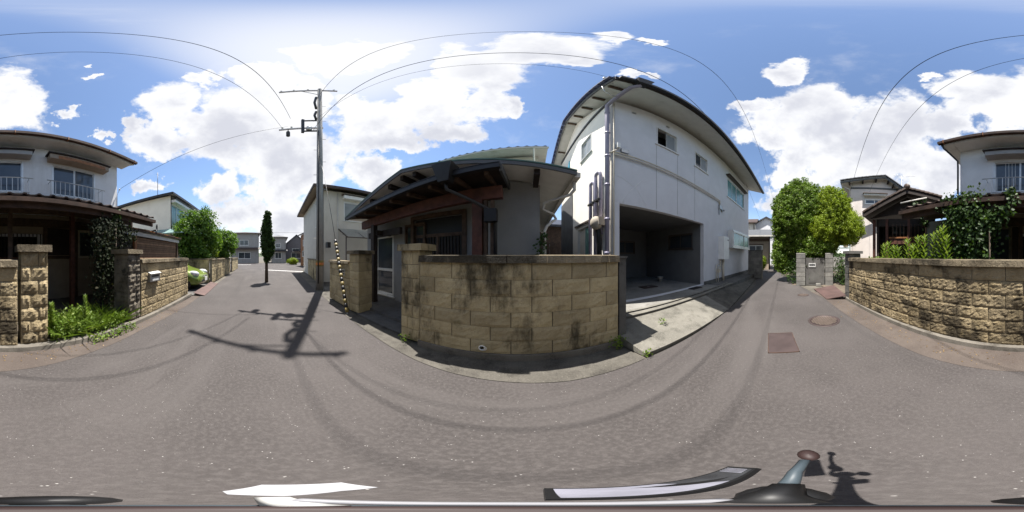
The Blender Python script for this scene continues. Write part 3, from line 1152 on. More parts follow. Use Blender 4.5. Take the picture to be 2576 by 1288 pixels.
def tile_row(t, F, s0, s1, o, z, slope, mat, w=.27, rows=1, l=.30, over=.0):
    """courses of pan tiles along an eave; slope = rise per metre going inwards"""
    me = tile_mesh(w, l, mat)
    a = math.atan2(F.n.y, F.n.x) + math.pi / 2
    tilt = math.atan(slope)
    n = int(round((s1 - s0) / w))
    w2 = (s1 - s0) / n
    for j in range(rows):
        for i in range(n):
            d = j * l * .86
            s = s0 + w2 * i
            # x axis of the tile must run along +s seen with y inwards
            p = F.p(s if a_dir(F) > 0 else s + w2, o - d, z + d * slope + j * .006)
            ob = inst('roof_tile', me, t, p, 0)
            ob.rotation_euler = (tilt, rnd.uniform(-.01, .01), a)
            ob.scale = (w2 / w, 1, 1)


def a_dir(F):
    a = math.atan2(F.n.y, F.n.x) + math.pi / 2
    return math.cos(a) * F.u.x + math.sin(a) * F.u.y


# ------------------------------------------------------------------ the porch house (north, straight ahead)
A6 = R(6)
FH = Fr((2.6 * 0 + math.sin(A6) * 3.3, math.cos(A6) * 3.3), (math.cos(A6), -math.sin(A6)), (-math.sin(A6), -math.cos(A6)))   # wall plane, o towards the street
ph = thing('porch_house', 'single-storey grey house with green-edged gable roof and dark timber porch', 'house', (-2.4, 5.5, 0))
holes = [(-2.80, -1.42, .15, 2.40), (-3.16, -2.46, 1.66, 2.32), (-4.50, -3.62, .20, 2.10)]
b = MB()
wall_holes(b, FH, -5.05, .22, .0, 2.72, holes, -.14, 0)
b.face([FH.p(-5.05, 0, 2.72), FH.p(.22, 0, 2.72), FH.p(.22, 0, 2.98), FH.p(-2.5, 0, 3.50), FH.p(-5.05, 0, 2.90)])
b.fbox(FH, .08, .22, -6.2, -.14, 0, 3.0)
b.fbox(FH, -5.05, -4.91, -6.2, -.14, 0, 2.9)
b.fbox(FH, -5.05, .22, -6.3, -6.2, 0, 2.9)
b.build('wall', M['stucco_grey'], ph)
# gable roof with a wide overhang towards the street
ap, le, re = (-2.57, 3.56), (-5.45, 2.86), (.78, 2.99)
b = MB()
for (e) in (le, re):
    pts = [FH.p(e[0], .70, e[1]), FH.p(ap[0], .70, ap[1]), FH.p(ap[0], -6.8, ap[1]), FH.p(e[0], -6.8, e[1])]
    if e is re:
        pts = [pts[1], pts[0], pts[3], pts[2]]
    b.slab(pts, .05)
rf = b.build('roof', M['soffit_white'], ph)
b = MB()
for e in (le, re):
    pts = [FH.p(e[0] * 1.004, .735, e[1] + .03), FH.p(ap[0], .735, ap[1] + .034), FH.p(ap[0], -6.82, ap[1] + .034), FH.p(e[0] * 1.004, -6.82, e[1] + .03)]
    if e is re:
        pts = [pts[1], pts[0], pts[3], pts[2]]
    b.slab(pts, .026)
b.build('metal_sheet', M['roof_green'], rf)
b = MB()
for e in (le, re):
    b.beam(FH.p(e[0], .715, e[1] - .05), FH.p(ap[0], .715, ap[1] - .04), .03, .075)
b.build('fascia', M['fascia_grey'], rf)
for px, py in ((1241, 0), (1303, 0), (1343.6, 0), (1384, 0), (1480, 0), (1760, 0)):
    s = math.tan(R((px - 1680) * .10714 - 6)) * 2.95
    e = le if s < ap[0] else re
    z = ap[1] + (e[1] - ap[1]) * (s - ap[0]) / (e[0] - ap[0]) - .05
    k = MB()
    k.fbox(FH, s - .05, s + .05, .0, .62, z - .13, z - .01)
    k.build('purlin_end', M['wood_dark'], rf)
# timber porch
pz0, pz1 = 2.64, 2.87
b = MB()
pts = [FH.p(-4.55, 1.05, pz0), FH.p(-.42, 1.05, pz1), FH.p(-.42, .0, 2.98), FH.p(-4.55, 0, 2.82)]
b.slab(pts, .045)
b.build('porch_roof', M['wood_dark'], ph)
b = MB()
b.beam(FH.p(-4.58, 1.08, pz0 - .02), FH.p(-.40, 1.08, pz1 - .02), .09, .085)
g = b.build('gutter', M['gutter_black'], ph)
b = MB()
b.beam(FH.p(-4.58, 1.08, pz0 + .028), FH.p(-.40, 1.08, pz1 + .028), .11, .010)
b.build('gutter_lip', M['gutter_black'], g)
b = MB()
b.beam(FH.p(-.40, 1.06, pz1 - .03), FH.p(-.40, .02, 2.95), .04, .14)
b.build('porch_barge', M['fascia_grey'], ph)
b = MB()
b.beam(FH.p(-4.45, .55, 2.42), FH.p(-.45, .55, 2.60), .12, .24)
b.build('porch_beam', M['wood_red'], ph)
b = MB()
b.beam(FH.p(-4.45, .30, 2.10), FH.p(-3.0, .30, 2.12), .10, .18)
b.beam(FH.p(-3.75, .02, 2.12), FH.p(-3.75, .55, 2.12), .08, .14)
b.build('cross_beam', M['wood_dark'], ph)
for i, s in enumerate((-4.1, -3.6, -3.1, -2.6, -2.1, -1.6, -1.1, -.62)):
    k = MB()
    z = pz0 + (pz1 - pz0) * (s + 4.55) / 4.13
    k.beam(FH.p(s, 1.02, z - .085), FH.p(s, .01, z + .02), .06, .075)
    k.build('rafter', M['wood_brown'], ph)
b = MB()
b.fbox(FH, -4.42, -3.6, .06, .95, 2.265, 2.275)
for (s0, s1, z0, z1, mat, nm) in ((-3.92, -3.78, .08, 2.36, 'wood_dark', 'porch_post'), (-.98, -.80, .08, 2.50, 'wood_red', 'porch_post')):
    k = MB()
    k.fbox(FH, s0, s1, .48, .62, z0, z1)
    k.build(nm, M[mat], ph)
k = MB()
k.fbox(FH, -.78, -.72, .50, .58, .08, 2.5)
k.fbox(FH, -.66, -.60, .50, .58, .08, 2.45)
k.build('door_jamb', M['wood_brown'], ph)
k = MB()
k.fbox(FH, -1.42, -1.33, -.02, .05, .1, 2.5)
k.fbox(FH, -2.89, -2.80, -.02, .05, .1, 2.5)
k.fbox(FH, -2.80, -1.42, -.02, .05, 2.40, 2.50)
k.build('door_frame', M['wood_brown'], ph)
# lattice sliding door
dr = MB()
dr.fbox(FH, -2.80, -1.42, -.10, -.075, .15, 2.40)
dr = dr.build('door', M['black'], ph)
bar = MB()
bar.fbox(FH, -.012, .012, -.072, -.050, .2, 1.92)
for i in range(16):
    k = MB()
    s = -2.74 + i * .084
    k.fbox(FH, s, s + .028, -.073, -.045, .2, 1.92)
    k.build('slat', M['wood_dark'], dr)
k = MB()
for (s0, s1, z0, z1) in ((-2.80, -1.42, 1.92, 2.0), (-2.13, -2.08, .15, 1.92)):
    k.fbox(FH, s0, s1, -.074, -.04, z0, z1)
k.build('rail', M['wood_brown'], dr)
window(ph, FH, -3.16, -2.46, 1.66, 2.32, -.06, .05, 2, 'wood_brown', 'glass', None)
window(ph, FH, -4.50, -3.62, .20, 2.10, -.06, .05, 1, 'alu', 'glass', 'alu')
k = MB()
k.fbox(FH, -4.46, -3.66, -.05, .0, .98, 1.06)
k.build('door_rail', M['alu'], ph)
# rain head, slanting downpipe and lamp box at the porch corner
hd = MB()
hd.hexa([FH.p(-1.32, 1.02, 2.66), FH.p(-1.14, 1.02, 2.66), FH.p(-1.14, 1.20, 2.66), FH.p(-1.32, 1.20, 2.66), FH.p(-1.40, .98, 2.99), FH.p(-1.06, .98, 2.99), FH.p(-1.06, 1.26, 2.99), FH.p(-1.40, 1.26, 2.99)])
hd.build('rain_head', M['gutter_black'], ph)
hd = MB()
hd.tube([FH.p(-1.23, 1.10, 2.68), FH.p(-1.23, 1.08, 2.55), FH.p(-.62, .66, 2.22), FH.p(-.56, .62, 2.1), FH.p(-.56, .62, .1)], .032, 10)
hd.build('downpipe', M['gutter_black'], ph)
hd = MB()
hd.fbox(FH, -.72, -.52, .62, .76, 2.02, 2.24)
hd.build('lamp_box', M['black'], ph)
# right hand eave: gutter, hopper and pale bent downpipe
g = MB()
g.beam(FH.p(.80, .70, 2.93), FH.p(.80, -6.8, 2.93), .10, .10)
g.build('gutter', M['gutter_pale'], ph)
g = MB()
g.tube([FH.p(.80, .50, 2.88), FH.p(.80, .50, 2.70), FH.p(.74, .42, 2.62), FH.p(.30, .12, 2.52), FH.p(.27, .08, 2.40), FH.p(.50, -.05, 2.33), FH.p(.56, -.06, 2.24), FH.p(.36, .05, 2.06), FH.p(.31, .07, 1.95), FH.p(.31, .07, .1)], .030, 10)
g.build('downpipe', M['gutter_pale'], ph)
k = MB()
k.fbox(FH, -5.0, .2, .01, 1.0, .0, .10)
k.build('porch_floor', M['concrete_dark'], ph)
# upper storey set back
A9 = R(9)
FU = Fr((math.sin(A9) * 5.9, math.cos(A9) * 5.9), (math.cos(A9), -math.sin(A9)), (-math.sin(A9), -math.cos(A9)))
us = thing('upper_storey', 'pale upper storey with a white gutter behind the green roof edge', 'house', (-2, 8, 2.5))
b = MB()
b.fbox(FU, -6.0, .02, -4.6, 0, 2.6, 5.55)
b.build('wall', M['stucco_cream'], us)
b = MB()
pts = [FU.p(-6.5, .6, 5.60), FU.p(.33, .6, 5.60), FU.p(.33, -2.2, 6.25), FU.p(-6.5, -2.2, 6.25)]
b.slab(pts, .06)
pts = [FU.p(-6.5, -2.2, 6.25), FU.p(.33, -2.2, 6.25), FU.p(.33, -5.0, 5.6), FU.p(-6.5, -5.0, 5.6)]
b.slab(pts, .06)
r2 = b.build('roof', M['soffit'], us)
b = MB()
b.fbox(FU, -6.5, .36, .60, .67, 5.56, 5.62)
b.build('gutter', M['gutter_pale'], us)
tile_row(us, FU, -6.5, .30, .66, 5.60, .23, 'tile_dark', .30, 1)
b = MB()
b.tube([FU.p(-.12, .62, 5.55), FU.p(-.12, .50, 5.42), FU.p(-.12, .06, 5.25), FU.p(-.12, .06, 2.8)], .032, 8)
b.build('downpipe', M['white_paint'], us)
for z in (5.25, 5.05):
    k = MB()
    k.fbox(FU, -.02, .30, -1.2, -1.1, z, z + .05)
    k.build('bracket', M['wood_dark'], us)

# dark lumber yard between the porch house and the white house
gpn = thing('side_fence', 'weathered dark board fence in the narrow gap between the two houses', 'fence', (1.3, 9, 0))
for i in range(13):
    k = MB()
    k.box((.5 + i * .19, 9.0 + (i % 2) * .02, 1.1), (.17, .03, 2.2))
    k.build('board', M['wood_brown'], gpn)
k = MB()
k.box((1.65, 9.06, 1.9), (2.5, .05, .08))
k.build('rail', M['wood_dark'], gpn)

# ------------------------------------------------------------------ the white house with the carport
A9 = R(9)
C0 = Vector((2.18, 3.10, 0))
FW = Fr(C0, (math.cos(A9), -math.sin(A9)), (-math.sin(A9), -math.cos(A9)))
A4 = R(4)
FG = Fr(C0, (math.sin(A4), math.cos(A4)), (-math.cos(A4), math.sin(A4)))      # gable side, s away from the street
LW, DW, ZE = 10.3, 4.9, 6.72
wh = thing('white_house', 'two-storey white stucco house with an open carport and wide eaves', 'house', (7, 4.5, 0))
wins = [(1.37, 2.26, 5.20, 6.08, 1), (3.24, 4.17, 5.15, 5.93, 1), (6.2, 9.2, 4.75, 5.95, 3)]
holes = [(.20, 3.86, .30, 2.75)] + [w[:4] for w in wins] + [(6.3, 9.3, 1.98, 2.76)]
b = MB()
wall_holes(b, FW, 0, LW, 0, ZE + .06, holes, -.16, 0)
b.fbox(FW, 0, LW, -DW, -DW + .15, 0, ZE)
b.fbox(FW, LW - .16, LW, -DW + .15, -.16, 0, ZE)
b.build('wall', M['stucco_white'], wh)
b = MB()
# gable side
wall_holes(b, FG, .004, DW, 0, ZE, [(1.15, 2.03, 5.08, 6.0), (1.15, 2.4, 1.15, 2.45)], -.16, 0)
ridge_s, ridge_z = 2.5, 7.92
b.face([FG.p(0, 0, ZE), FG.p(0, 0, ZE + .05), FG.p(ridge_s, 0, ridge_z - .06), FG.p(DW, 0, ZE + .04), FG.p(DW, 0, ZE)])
b.build('gable_wall', M['stucco_sunlit'], wh)
k = MB()
k.fbox(FG, 3.0, DW, .003, .03, 0, 4.05)
k.build('grey_sheet', M['grey_sheet'], wh)
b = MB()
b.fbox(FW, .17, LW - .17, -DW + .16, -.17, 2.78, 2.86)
b.build('carport_ceiling', M['carport_plaster_shaded'], wh)
# carport interior
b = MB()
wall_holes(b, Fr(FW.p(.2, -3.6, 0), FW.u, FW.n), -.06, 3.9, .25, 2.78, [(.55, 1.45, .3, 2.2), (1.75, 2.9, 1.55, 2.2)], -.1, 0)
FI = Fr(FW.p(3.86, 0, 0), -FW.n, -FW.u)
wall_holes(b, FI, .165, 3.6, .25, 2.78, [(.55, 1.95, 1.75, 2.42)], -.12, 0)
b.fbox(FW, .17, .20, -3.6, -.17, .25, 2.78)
b.build('carport_wall', M['carport_plaster_shaded'], wh)
FB = Fr(FW.p(.2, -3.6, 0), FW.u, FW.n)
k = MB()
k.fbox(FB, .55, 1.45, -.09, -.05, .3, 2.2)
dd = k.build('door', M['black'], wh)
k = MB()
k.ell(FB.p(1.32, -.03, 1.25), (.03, .03, .03))
k.build('handle', M['steel'], dd)
window(wh, FB, 1.75, 2.9, 1.55, 2.2, -.06, .045, 2, 'alu_brown', 'glass', None)
window(wh, FI, .55, 1.95, 1.75, 2.42, -.06, .045, 2, 'alu_brown', 'glass', 'alu_brown')
k = MB()
k.lathe(FW.p(.75, -1.6, 2.70), [(.02, 0), (.15, .01), (.17, .05), (.17, .075)], 20)
k.build('ceiling_lamp', M['white_paint'], wh)
# windows of the street face
window(wh, FW, *wins[0][:4], -.05, .045, 2, 'alu', 'glass_frosted', 'alu', open_left=.93)
window(wh, FW, *wins[1][:4], -.05, .045, 2, 'alu', 'glass_frosted', 'alu', glasses={0: 'glass'})
window(wh, FW, *wins[2][:4], -.05, .05, 4, 'alu', 'glass_teal', 'alu')
hood(wh, FW, 6.05, 9.35, 6.05, .22, 'alu_brown', 'alu_brown', .04, .01)
# lower bay window
FBay = Fr(FW.p(0, .30, 0), FW.u, FW.n)
k = MB()
k.fbox(FW, 6.25, 9.35, .004, .32, 1.88, 1.98)
k.fbox(FW, 6.25, 9.35, .004, .34, 2.76, 2.84)
k.fbox(FW, 6.25, 6.32, .004, .30, 1.98, 2.76)
k.fbox(FW, 9.28, 9.35, .004, .30, 1.98, 2.76)
k.build('bay_frame', M['alu'], wh)
window(wh, FBay, 6.32, 9.28, 1.98, 2.76, -.03, .04, 3, 'alu', 'glass_teal', None)
# panel joints and filled cracks of the street face
for s in (1.37, 2.27, 3.23):
    k = MB()
    k.fbox(FW, s - .006, s + .006, .0, .003, 2.8, 5.12)
    k.build('joint', M['stucco_grey'], wh)
k = MB()
for line in ([(.03, 3.55), (.25, 3.50), (.45, 3.38), (.60, 3.30)], [(1.0, 3.60), (.85, 3.55), (.72, 3.40), (.62, 3.28), (.42, 3.05), (.32, 2.9), (.30, 2.76)], [(.66, 3.31), (.80, 3.1), (.95, 2.9), (1.02, 2.78)], [(.0, 2.84), (.16, 2.79), (.30, 2.78)]):
    k.tube([FW.p(s, .001, z) for s, z in line], .0045, 4)
k.build('crack_filling', M['crack_fill'], wh)
# roof
SL = (ridge_z - ZE) / (ridge_s + .0)
E0 = -.95
zf = ZE + .02
b = MB()
ov = .42
front = [FW.p(-ov, .95, zf), FW.p(LW + .7, .95, zf), FW.p(LW + .7, -ridge_s, ridge_z), FG.p(ridge_s + .02, ov, ridge_z)]
back = [front[3], front[2], FW.p(LW + .7, -DW - .7, zf - .1), FG.p(DW + .45, ov, zf - .1)]
b.slab(front, .07)
b.slab(back, .07)
rf = b.build('roof', M['soffit'], wh)
b = MB()
up = Vector((0, 0, .035))
b.slab([p + up for p in front], .034)
b.slab([p + up for p in back], .034)
b.build('underlay', M['tile_dark'], rf)
tile_row(wh, FW, -ov, LW + .7, 1.0, zf + .02, SL * .8, 'tile_dark', .27, 2)
# rake tiles (stepped along the gable edge)
rk = tile_mesh(.26, .24, 'tile_blue')
for (a, c) in ((front[0], front[3]), (front[3], back[3])):
    n = int((c - a).length / .24)
    for i in range(n):
        p = a.lerp(c, (i + .5) / n)
        kx = MB()
        d = (c - a).normalized()
        kx.beam(p - d * .125 + Vector((0, 0, .03)), p + d * .115 + Vector((0, 0, .045)), .22, .05)
        kx.tube([p - d * .13 + Vector((0, 0, .075)), p + d * .10 + Vector((0, 0, .085))], .035, 7)
        kx.build('rake_tile', M['tile_blue'], wh)
b = MB()
b.beam(front[0] + Vector((0, 0, -.06)), front[3] + Vector((0, 0, -.06)), .035, .15)
b.beam(front[3] + Vector((0, 0, -.06)), back[3] + Vector((0, 0, -.06)), .035, .15)
b.build('barge_board', M['fascia_grey'], rf)
b = MB()
b.beam(FW.p(-ov, .97, zf - .05), FW.p(LW + .7, .97, zf - .05), .04, .16)
b.build('fascia', M['wood_dark'], rf)
b = MB()
b.beam(FW.p(-ov + .05, 1.05, zf - .04), FW.p(LW + .7, 1.05, zf - .08), .11, .10)
b.build('gutter', M['gutter_black'], rf)
for i in range(6):
    f = (i + .45) / 6
    p = front[0].lerp(front[3], f * 1.35) if f * 1.35 < 1 else front[3].lerp(back[3], (f * 1.35 - 1) / .35 * .9)
    k = MB()
    q = p + FG.n * (-ov + .02)
    k.beam(p - FG.n * .08 + Vector((0, 0, -.11)), q + Vector((0, 0, -.11)), .075, .07)
    k.build('purlin_end', M['wood_brown'], rf)
# eave-level band on the gable, downpipe, conduits
b = MB()
b.fbox(FG, -.02, DW, .003, .05, ZE - .02, ZE + .08)
b.build('gable_band', M['tile_dark'], wh)
window(wh, FG, 1.15, 2.03, 5.08, 6.0, -.05, .045, 2, 'alu', 'glass_frosted', 'alu')
window(wh, FG, 1.15, 2.4, 1.15, 2.45, -.05, .06, 2, 'alu', 'glass_teal', 'alu', glasses={1: 'curtain'})
k = MB()
k.fbox(FG, 1.05, 2.6, .004, .06, 2.50, 2.56)
k.build('drip_rail', M['alu_brown'], wh)
b = MB()
b.tube([FW.p(.10, 1.0, zf - .12), FW.p(-.02, .85, zf - .18), FG.p(.06, .09, ZE - .25), FG.p(.06, .09, ZE - .40), FG.p(.06, .09, .1)], .058, 14)
dp = b.build('downpipe', M['pipe_lilac'], wh)
k = MB()
for z in (6.0, 5.0, 4.1, 3.2, 2.3, 1.5):
    k.lathe(FG.p(.06, .09, z), [(.066, 0), (.066, .05)], 14)
    k.build('collar', M['pipe_lilac'], dp)
    k = MB()
pass
b = MB()
b.hexa([FW.p(-.02, .93, zf - .14), FW.p(.22, .93, zf - .14), FW.p(.22, 1.13, zf - .14), FW.p(-.02, 1.13, zf - .14), FW.p(-.08, .90, zf + .06), FW.p(.28, .90, zf + .06), FW.p(.28, 1.18, zf + .06), FW.p(-.08, 1.18, zf + .06)])
b.build('rain_head', M['gutter_black'], wh)
b = MB()
b.tube([FW.p(.03, .03, ZE - .05), FW.p(.03, .03, .3)], .022, 8)
b.tube([FG.p(.0, .03, 4.0), FG.p(.0, .03, .3)], .014, 6)
b.build('conduit', M['pipe_beige'], wh)
b = MB()
b.tube([FW.p(.05, .06, 4.24), FW.p(5.25, .04, 4.17), FW.p(5.28, .04, 3.9)], .022, 8)
b.tube([FW.p(.05, .06, 4.16), FW.p(5.18, .04, 4.09), FW.p(5.20, .04, 3.85)], .022, 8)
b.tube([FG.p(.02, .05, 4.22), FW.p(.02, .08, 4.26), FW.p(.10, .05, 4.34)], .018, 8)
cd = b.build('wall_conduit', M['pipe_beige'], wh)
k = MB()
k.fbox(FW, 5.15, 5.38, .003, .10, 3.72, 3.92)
k.fbox(FW, 5.42, 5.56, .003, .08, 3.66, 3.78)
k.ell(FW.p(5.6, .10, 3.74), (.05, .05, .05))
k.fbox(FW, 5.18, 5.24, .003, .06, 3.45, 3.72)
k.build('junction_box', M['steel'], cd)
k = MB()
k.fbox(FW, .22, .42, .003, .08, 4.30, 4.44)
k.build('cable_box', M['steel'], wh)
k = MB()
k.fbox(FW, .10, .18, .02, .10, 4.42, 4.60)
k.build('sensor', M['white_paint'], wh)
for s in (.55, 1.75):
    k = MB()
    k.fbox(FW, s, s + .12, .003, .03, 6.33, 6.40)
    k.build('eave_vent', M['steel'], wh)
# two bent vent pipes and a duct hood on the gable
for (x, top) in ((28.7, 3.62), (30.6, 3.80)):
    r = 1.958 / math.sin(R(x - 4))
    s = Vector((r * math.sin(R(x)), r * math.cos(R(x)), 0)) - FG.o
    s = s.dot(FG.u)
    k = MB()
    k.tube([FG.p(s, .10, .2), FG.p(s, .10, top - .12), FG.p(s, .10, top - .04), FG.p(s - .05, .10, top), FG.p(s - .18, .10, top), FG.p(s - .23, .09, top - .04), FG.p(s - .23, .07, top - .14), FG.p(s - .23, .07, 2.0)], .050, 12)
    v = k.build('vent_pipe', M['pipe_lilac'], wh)
    k = MB()
    k.fbox(FG, s - .27, s + .07, .04, .165, 2.92, 2.97)
    k.build('strap', M['gutter_black'], v)
k = MB()
k.ell(FG.p(.42, .20, 2.28), (.16, .16, .18), 12, 8)
k.fbox(FG, .25, .60, .01, .22, 2.22, 2.42)
k.build('duct_hood', M['clay'], wh)
k = MB()
k.tube([FG.p(.42, .16, 2.2), FG.p(.42, .12, 1.9), FG.p(.42, .10, .5)], .07, 10)
k.build('duct', M['gutter_black'], wh)
k = MB()
k.hexa([FG.p(3.40, .01, 5.0), FG.p(3.80, .01, 5.0), FG.p(3.80, .01, 5.55), FG.p(3.40, .01, 6.02), FG.p(3.40, .04, 5.0), FG.p(3.80, .04, 5.0), FG.p(3.80, .04, 5.55), FG.p(3.40, .04, 6.02)])
k.build('blue_panel', M['blue_sheet'], wh)
# meter cupboard and gas pipes right of the carport
k = MB()
k.fbox(FW, 5.15, 5.75, .003, .30, 1.30, 2.38)
mc = k.build('meter_cupboard', M['white_paint'], wh)
k = MB()
k.fbox(FW, 5.55, 5.70, .301, .312, 2.20, 2.24)
k.build('latch', M['gutter_black'], mc)
k = MB()
k.tube([FW.p(5.0, .08, .2), FW.p(5.0, .08, .95), FW.p(5.25, .08, .95), FW.p(5.25, .08, 1.3)], .025, 8)
k.tube([FW.p(4.8, .08, .3), FW.p(4.8, .08, 1.05), FW.p(5.1, .10, 1.10)], .02, 8)
k.tube([FW.p(5.5, .1, .2), FW.p(5.5, .1, 1.3)], .06, 8)
k.fbox(FW, 4.95, 5.12, .04, .16, .7, .86)
k.build('gas_pipe', M['pipe_beige'], wh)
k = MB()
k.fbox(FW, 3.88, LW, .003, .07, 0, .42)
k.build('plinth', M['concrete_dark'], wh)
# bracket and insulators under the eave corner where the service wire lands
k = MB()
k.tube([FW.p(-.35, .75, zf - .05), FW.p(-.35, .75, zf + .25)], .015, 6)
k.tube([FW.p(-.55, .80, zf + .22), FW.p(-.12, .70, zf + .22)], .015, 6)
k.tube([FW.p(-.5, .6, zf - .1), FW.p(-.42, .55, zf - .34), FW.p(-.25, .5, zf - .40), FW.p(-.1, .42, zf - .30)], .014, 6)
sb = k.build('wire_bracket', M['steel'], wh)
for s in (-.52, -.36, -.16):
    k = MB()
    k.lathe(FW.p(s, .76, zf + .23), [(.03, 0), (.035, .03), (.02, .05), (.03, .07), (.012, .09)], 10)
    k.build('insulator', M['white_paint'], sb)
# carport slab, threshold and sloping ramp
k = MB()
k.hexa([FW.p(-.55, -3.62, -.05), FW.p(4.0, -3.62, -.05), FW.p(4.0, .55, -.05), FW.p(-.55, .55, -.05), FW.p(-.55, -3.62, .34), FW.p(4.0, -3.62, .34), FW.p(4.0, .55, .285), FW.p(-.55, .55, .285)])
k.build('carport_slab', M['concrete'], None, 'structure')
k = MB()
for (o0, o1, mat) in ((.56, .64, 0), (.72, .86, 0)):
    k.fbox(FW, -.55, 4.9, o0, o1, .262, .290)
k.build('threshold_strip', M['ramp'], None, 'structure')
q = [Vector((1.50, 1.40, -.01)), Vector((4.15, 1.02, -.01)), FW.p(2.5, .9, -.01), FW.p(-.55, .9, -.01)]
top = [Vector((1.50, 1.40, .05)), Vector((4.15, 1.02, .012)), FW.p(2.5, .9, .255), FW.p(-.55, .9, .255)]
k = MB()
k.hexa(q + top)
k.build('ramp', M['ramp'], None, 'structure')
k = MB()
k.hexa([Vector((4.16, 1.015, -.01)), Vector((11.5, .72, -.01)), FW.p(10.2, .02, -.01), FW.p(2.5, .9, -.01), Vector((4.16, 1.015, .012)), Vector((11.5, .72, .02)), FW.p(10.2, .02, .2), FW.p(2.5, .9, .25)])
k.build('forecourt', M['strip'], None, 'structure')
k = MB()
k.fbox(FW, 4.02, 10.2, -.01, .85, .0, .262)
k.build('forecourt_step', M['concrete_dark'], None, 'structure')
# things in the carport
o = thing('drain_cover', 'small dark drain grate in the pale carport slab near its pillar', 'grate', FW.p(3.1, .1, .3))
for i in range(6):
    k = MB()
    k.fbox(FW, 2.85, 3.35, .02 + i * .035, .04 + i * .035, .300, .318)
    k.build('bar', M['gutter_black'], o)
k = MB()
k.fbox(FW, 2.83, 3.37, .0, .25, .29, .306)
k.build('frame', M['iron_plate'], o)
o = thing('drain_cover', 'dark iron hatch in the shaded middle of the carport floor', 'grate', FW.p(2.0, -1.1, .31))
k = MB()
k.fbox(FW, 1.75, 2.35, -1.4, -1.0, .300, .330)
k.build('hatch', M['iron_plate'], o)
k = MB()
k.fbox(FW, 2.0, 2.1, -1.22, -1.18, .330, .336)
k.build('handle', M['steel'], o)
o = thing('flower_pot', 'pale clay pot on the carport floor by the inner wall', 'pot', FW.p(3.3, -1.9, .32))
k = MB()
k.lathe(FW.p(3.3, -1.9, .32), [(.08, 0), (.11, .14), (.13, .18), (.13, .21), (.105, .21), (.10, .15)], 16)
k.build('pot', M['clay'], o)
k = MB()
k.ell(FW.p(3.3, -1.9, .49), (.095, .095, .02))
k.build('soil', M['dirt'], o)
o = thing('storage_box', 'orange plastic box standing by the carport door', 'box', FW.p(1.75, -3.2, .33))
k = MB()
k.fbox(FW, 1.62, 1.95, -3.4, -3.08, .33, .80)
k.build('body', M['orange_plastic'], o)
k = MB()
k.fbox(FW, 1.60, 1.97, -3.42, -3.06, .80, .85)
k.build('lid', M['orange_plastic'], o)

# ------------------------------------------------------------------ the old house on the south side
FS = Fr((0, -5.0), (1, 0), (0, 1))
oh = thing('old_house', 'old two-storey house with stained white upper wall and rusty tiled lower eave', 'house', (-1, -7, 0))
b = MB()
wall_holes(b, FS, -4.36, 2.06, 2.75, 5.52, [(-3.29, -1.65, 3.52, 4.76), (-.72, .95, 3.52, 4.76)], -.14, 0)
b.fbox(FS, -4.36, -4.22, -5, -.14, 2.75, 5.52)
b.fbox(FS, 1.92, 2.06, -5, -.14, 2.75, 5.52)
b.fbox(FS, -4.36, 2.06, -5.1, -5, .0, 5.52)
b.build('upper_wall', M['stucco_old'], oh)
window(oh, FS, -3.29, -1.65, 3.52, 4.76, -.05, .05, 2, 'alu', 'glass', 'alu', glasses={1: 'glass'})
w = window(oh, FS, -.72, .95, 3.52, 4.76, -.05, .05, 2, 'alu', 'glass', 'alu')
k = MB()
for i in range(9):
    s = .22 + i * .05
    k.tube([FS.p(s, -.09 + .012 * (i % 2), 3.56), FS.p(s, -.09 + .012 * (i % 2), 4.70)], .027, 6)
k.build('curtain', M['curtain'], w)
hood(oh, FS, -3.72, -1.42, 5.02, .42, 'wood_dark', 'plaster_beige', .20)
k = MB()
k.fbox(FS, -3.5, -1.75, .362, .374, 4.83, 4.96)
k.build('hood_board', M['wood_orange'], oh)
hood(oh, FS, -1.0, 1.2, 5.02, .42, 'wood_dark', 'stucco_mid', .18)
railing(oh, FS, -3.42, -1.52, 3.42, 3.93, .28, 13)
railing(oh, FS, -.85, 1.12, 3.42, 3.93, .28, 13)
b = MB()
zr = 5.52
b.slab([FS.p(-4.72, .62, zr), FS.p(2.45, .62, zr), FS.p(2.45, -2.4, zr + 1.0), FS.p(-4.72, -2.4, zr + 1.0)], .07)
b.slab([FS.p(-4.72, -2.4, zr + 1.0), FS.p(2.45, -2.4, zr + 1.0), FS.p(2.45, -5.6, zr), FS.p(-4.72, -5.6, zr)], .07)
rf = b.build('upper_roof', M['soffit'], oh)
b = MB()
b.slab([FS.p(-4.76, .66, zr + .075), FS.p(2.49, .66, zr + .075), FS.p(2.49, -2.4, zr + 1.08), FS.p(-4.76, -2.4, zr + 1.08)], .07)
b.slab([FS.p(-4.76, -2.4, zr + 1.08), FS.p(2.49, -2.4, zr + 1.08), FS.p(2.49, -5.64, zr + .075), FS.p(-4.76, -5.64, zr + .075)], .07)
b.build('roof_sheet', M['roof_brown'], rf)
b = MB()
b.beam(FS.p(-4.77, .70, zr + .02), FS.p(2.5, .70, zr + .02), .12, .11)
b.build('gutter', M['rust'], rf)
for s in (-4.6, -3.4, -1.9, -.4, 1.1, 2.3):
    k = MB()
    k.fbox(FS, s - .012, s + .012, .63, .775, zr - .05, zr + .09)
    k.build('gutter_strap', M['wood_orange'], rf)
b = MB()
b.fbox(FS, -4.6, 2.05, .02, .60, zr - .085, zr - .072)
b.fbox(FS, 2.06, 2.44, -5, .6, zr - .085, zr - .072)
b.build('soffit_board', M['soffit'], oh)
k = MB()
k.tube([FS.p(2.40, .66, zr - .03), FS.p(2.36, .60, zr - .2), FS.p(2.12, .08, zr - .55), FS.p(2.12, .06, zr - .8), FS.p(2.12, .06, 2.9)], .035, 8)
k.build('downpipe', M['gutter_black'], oh)
k = MB()
k.fbox(FS, 2.15, 2.30, .50, .62, zr + .12, zr + .20)
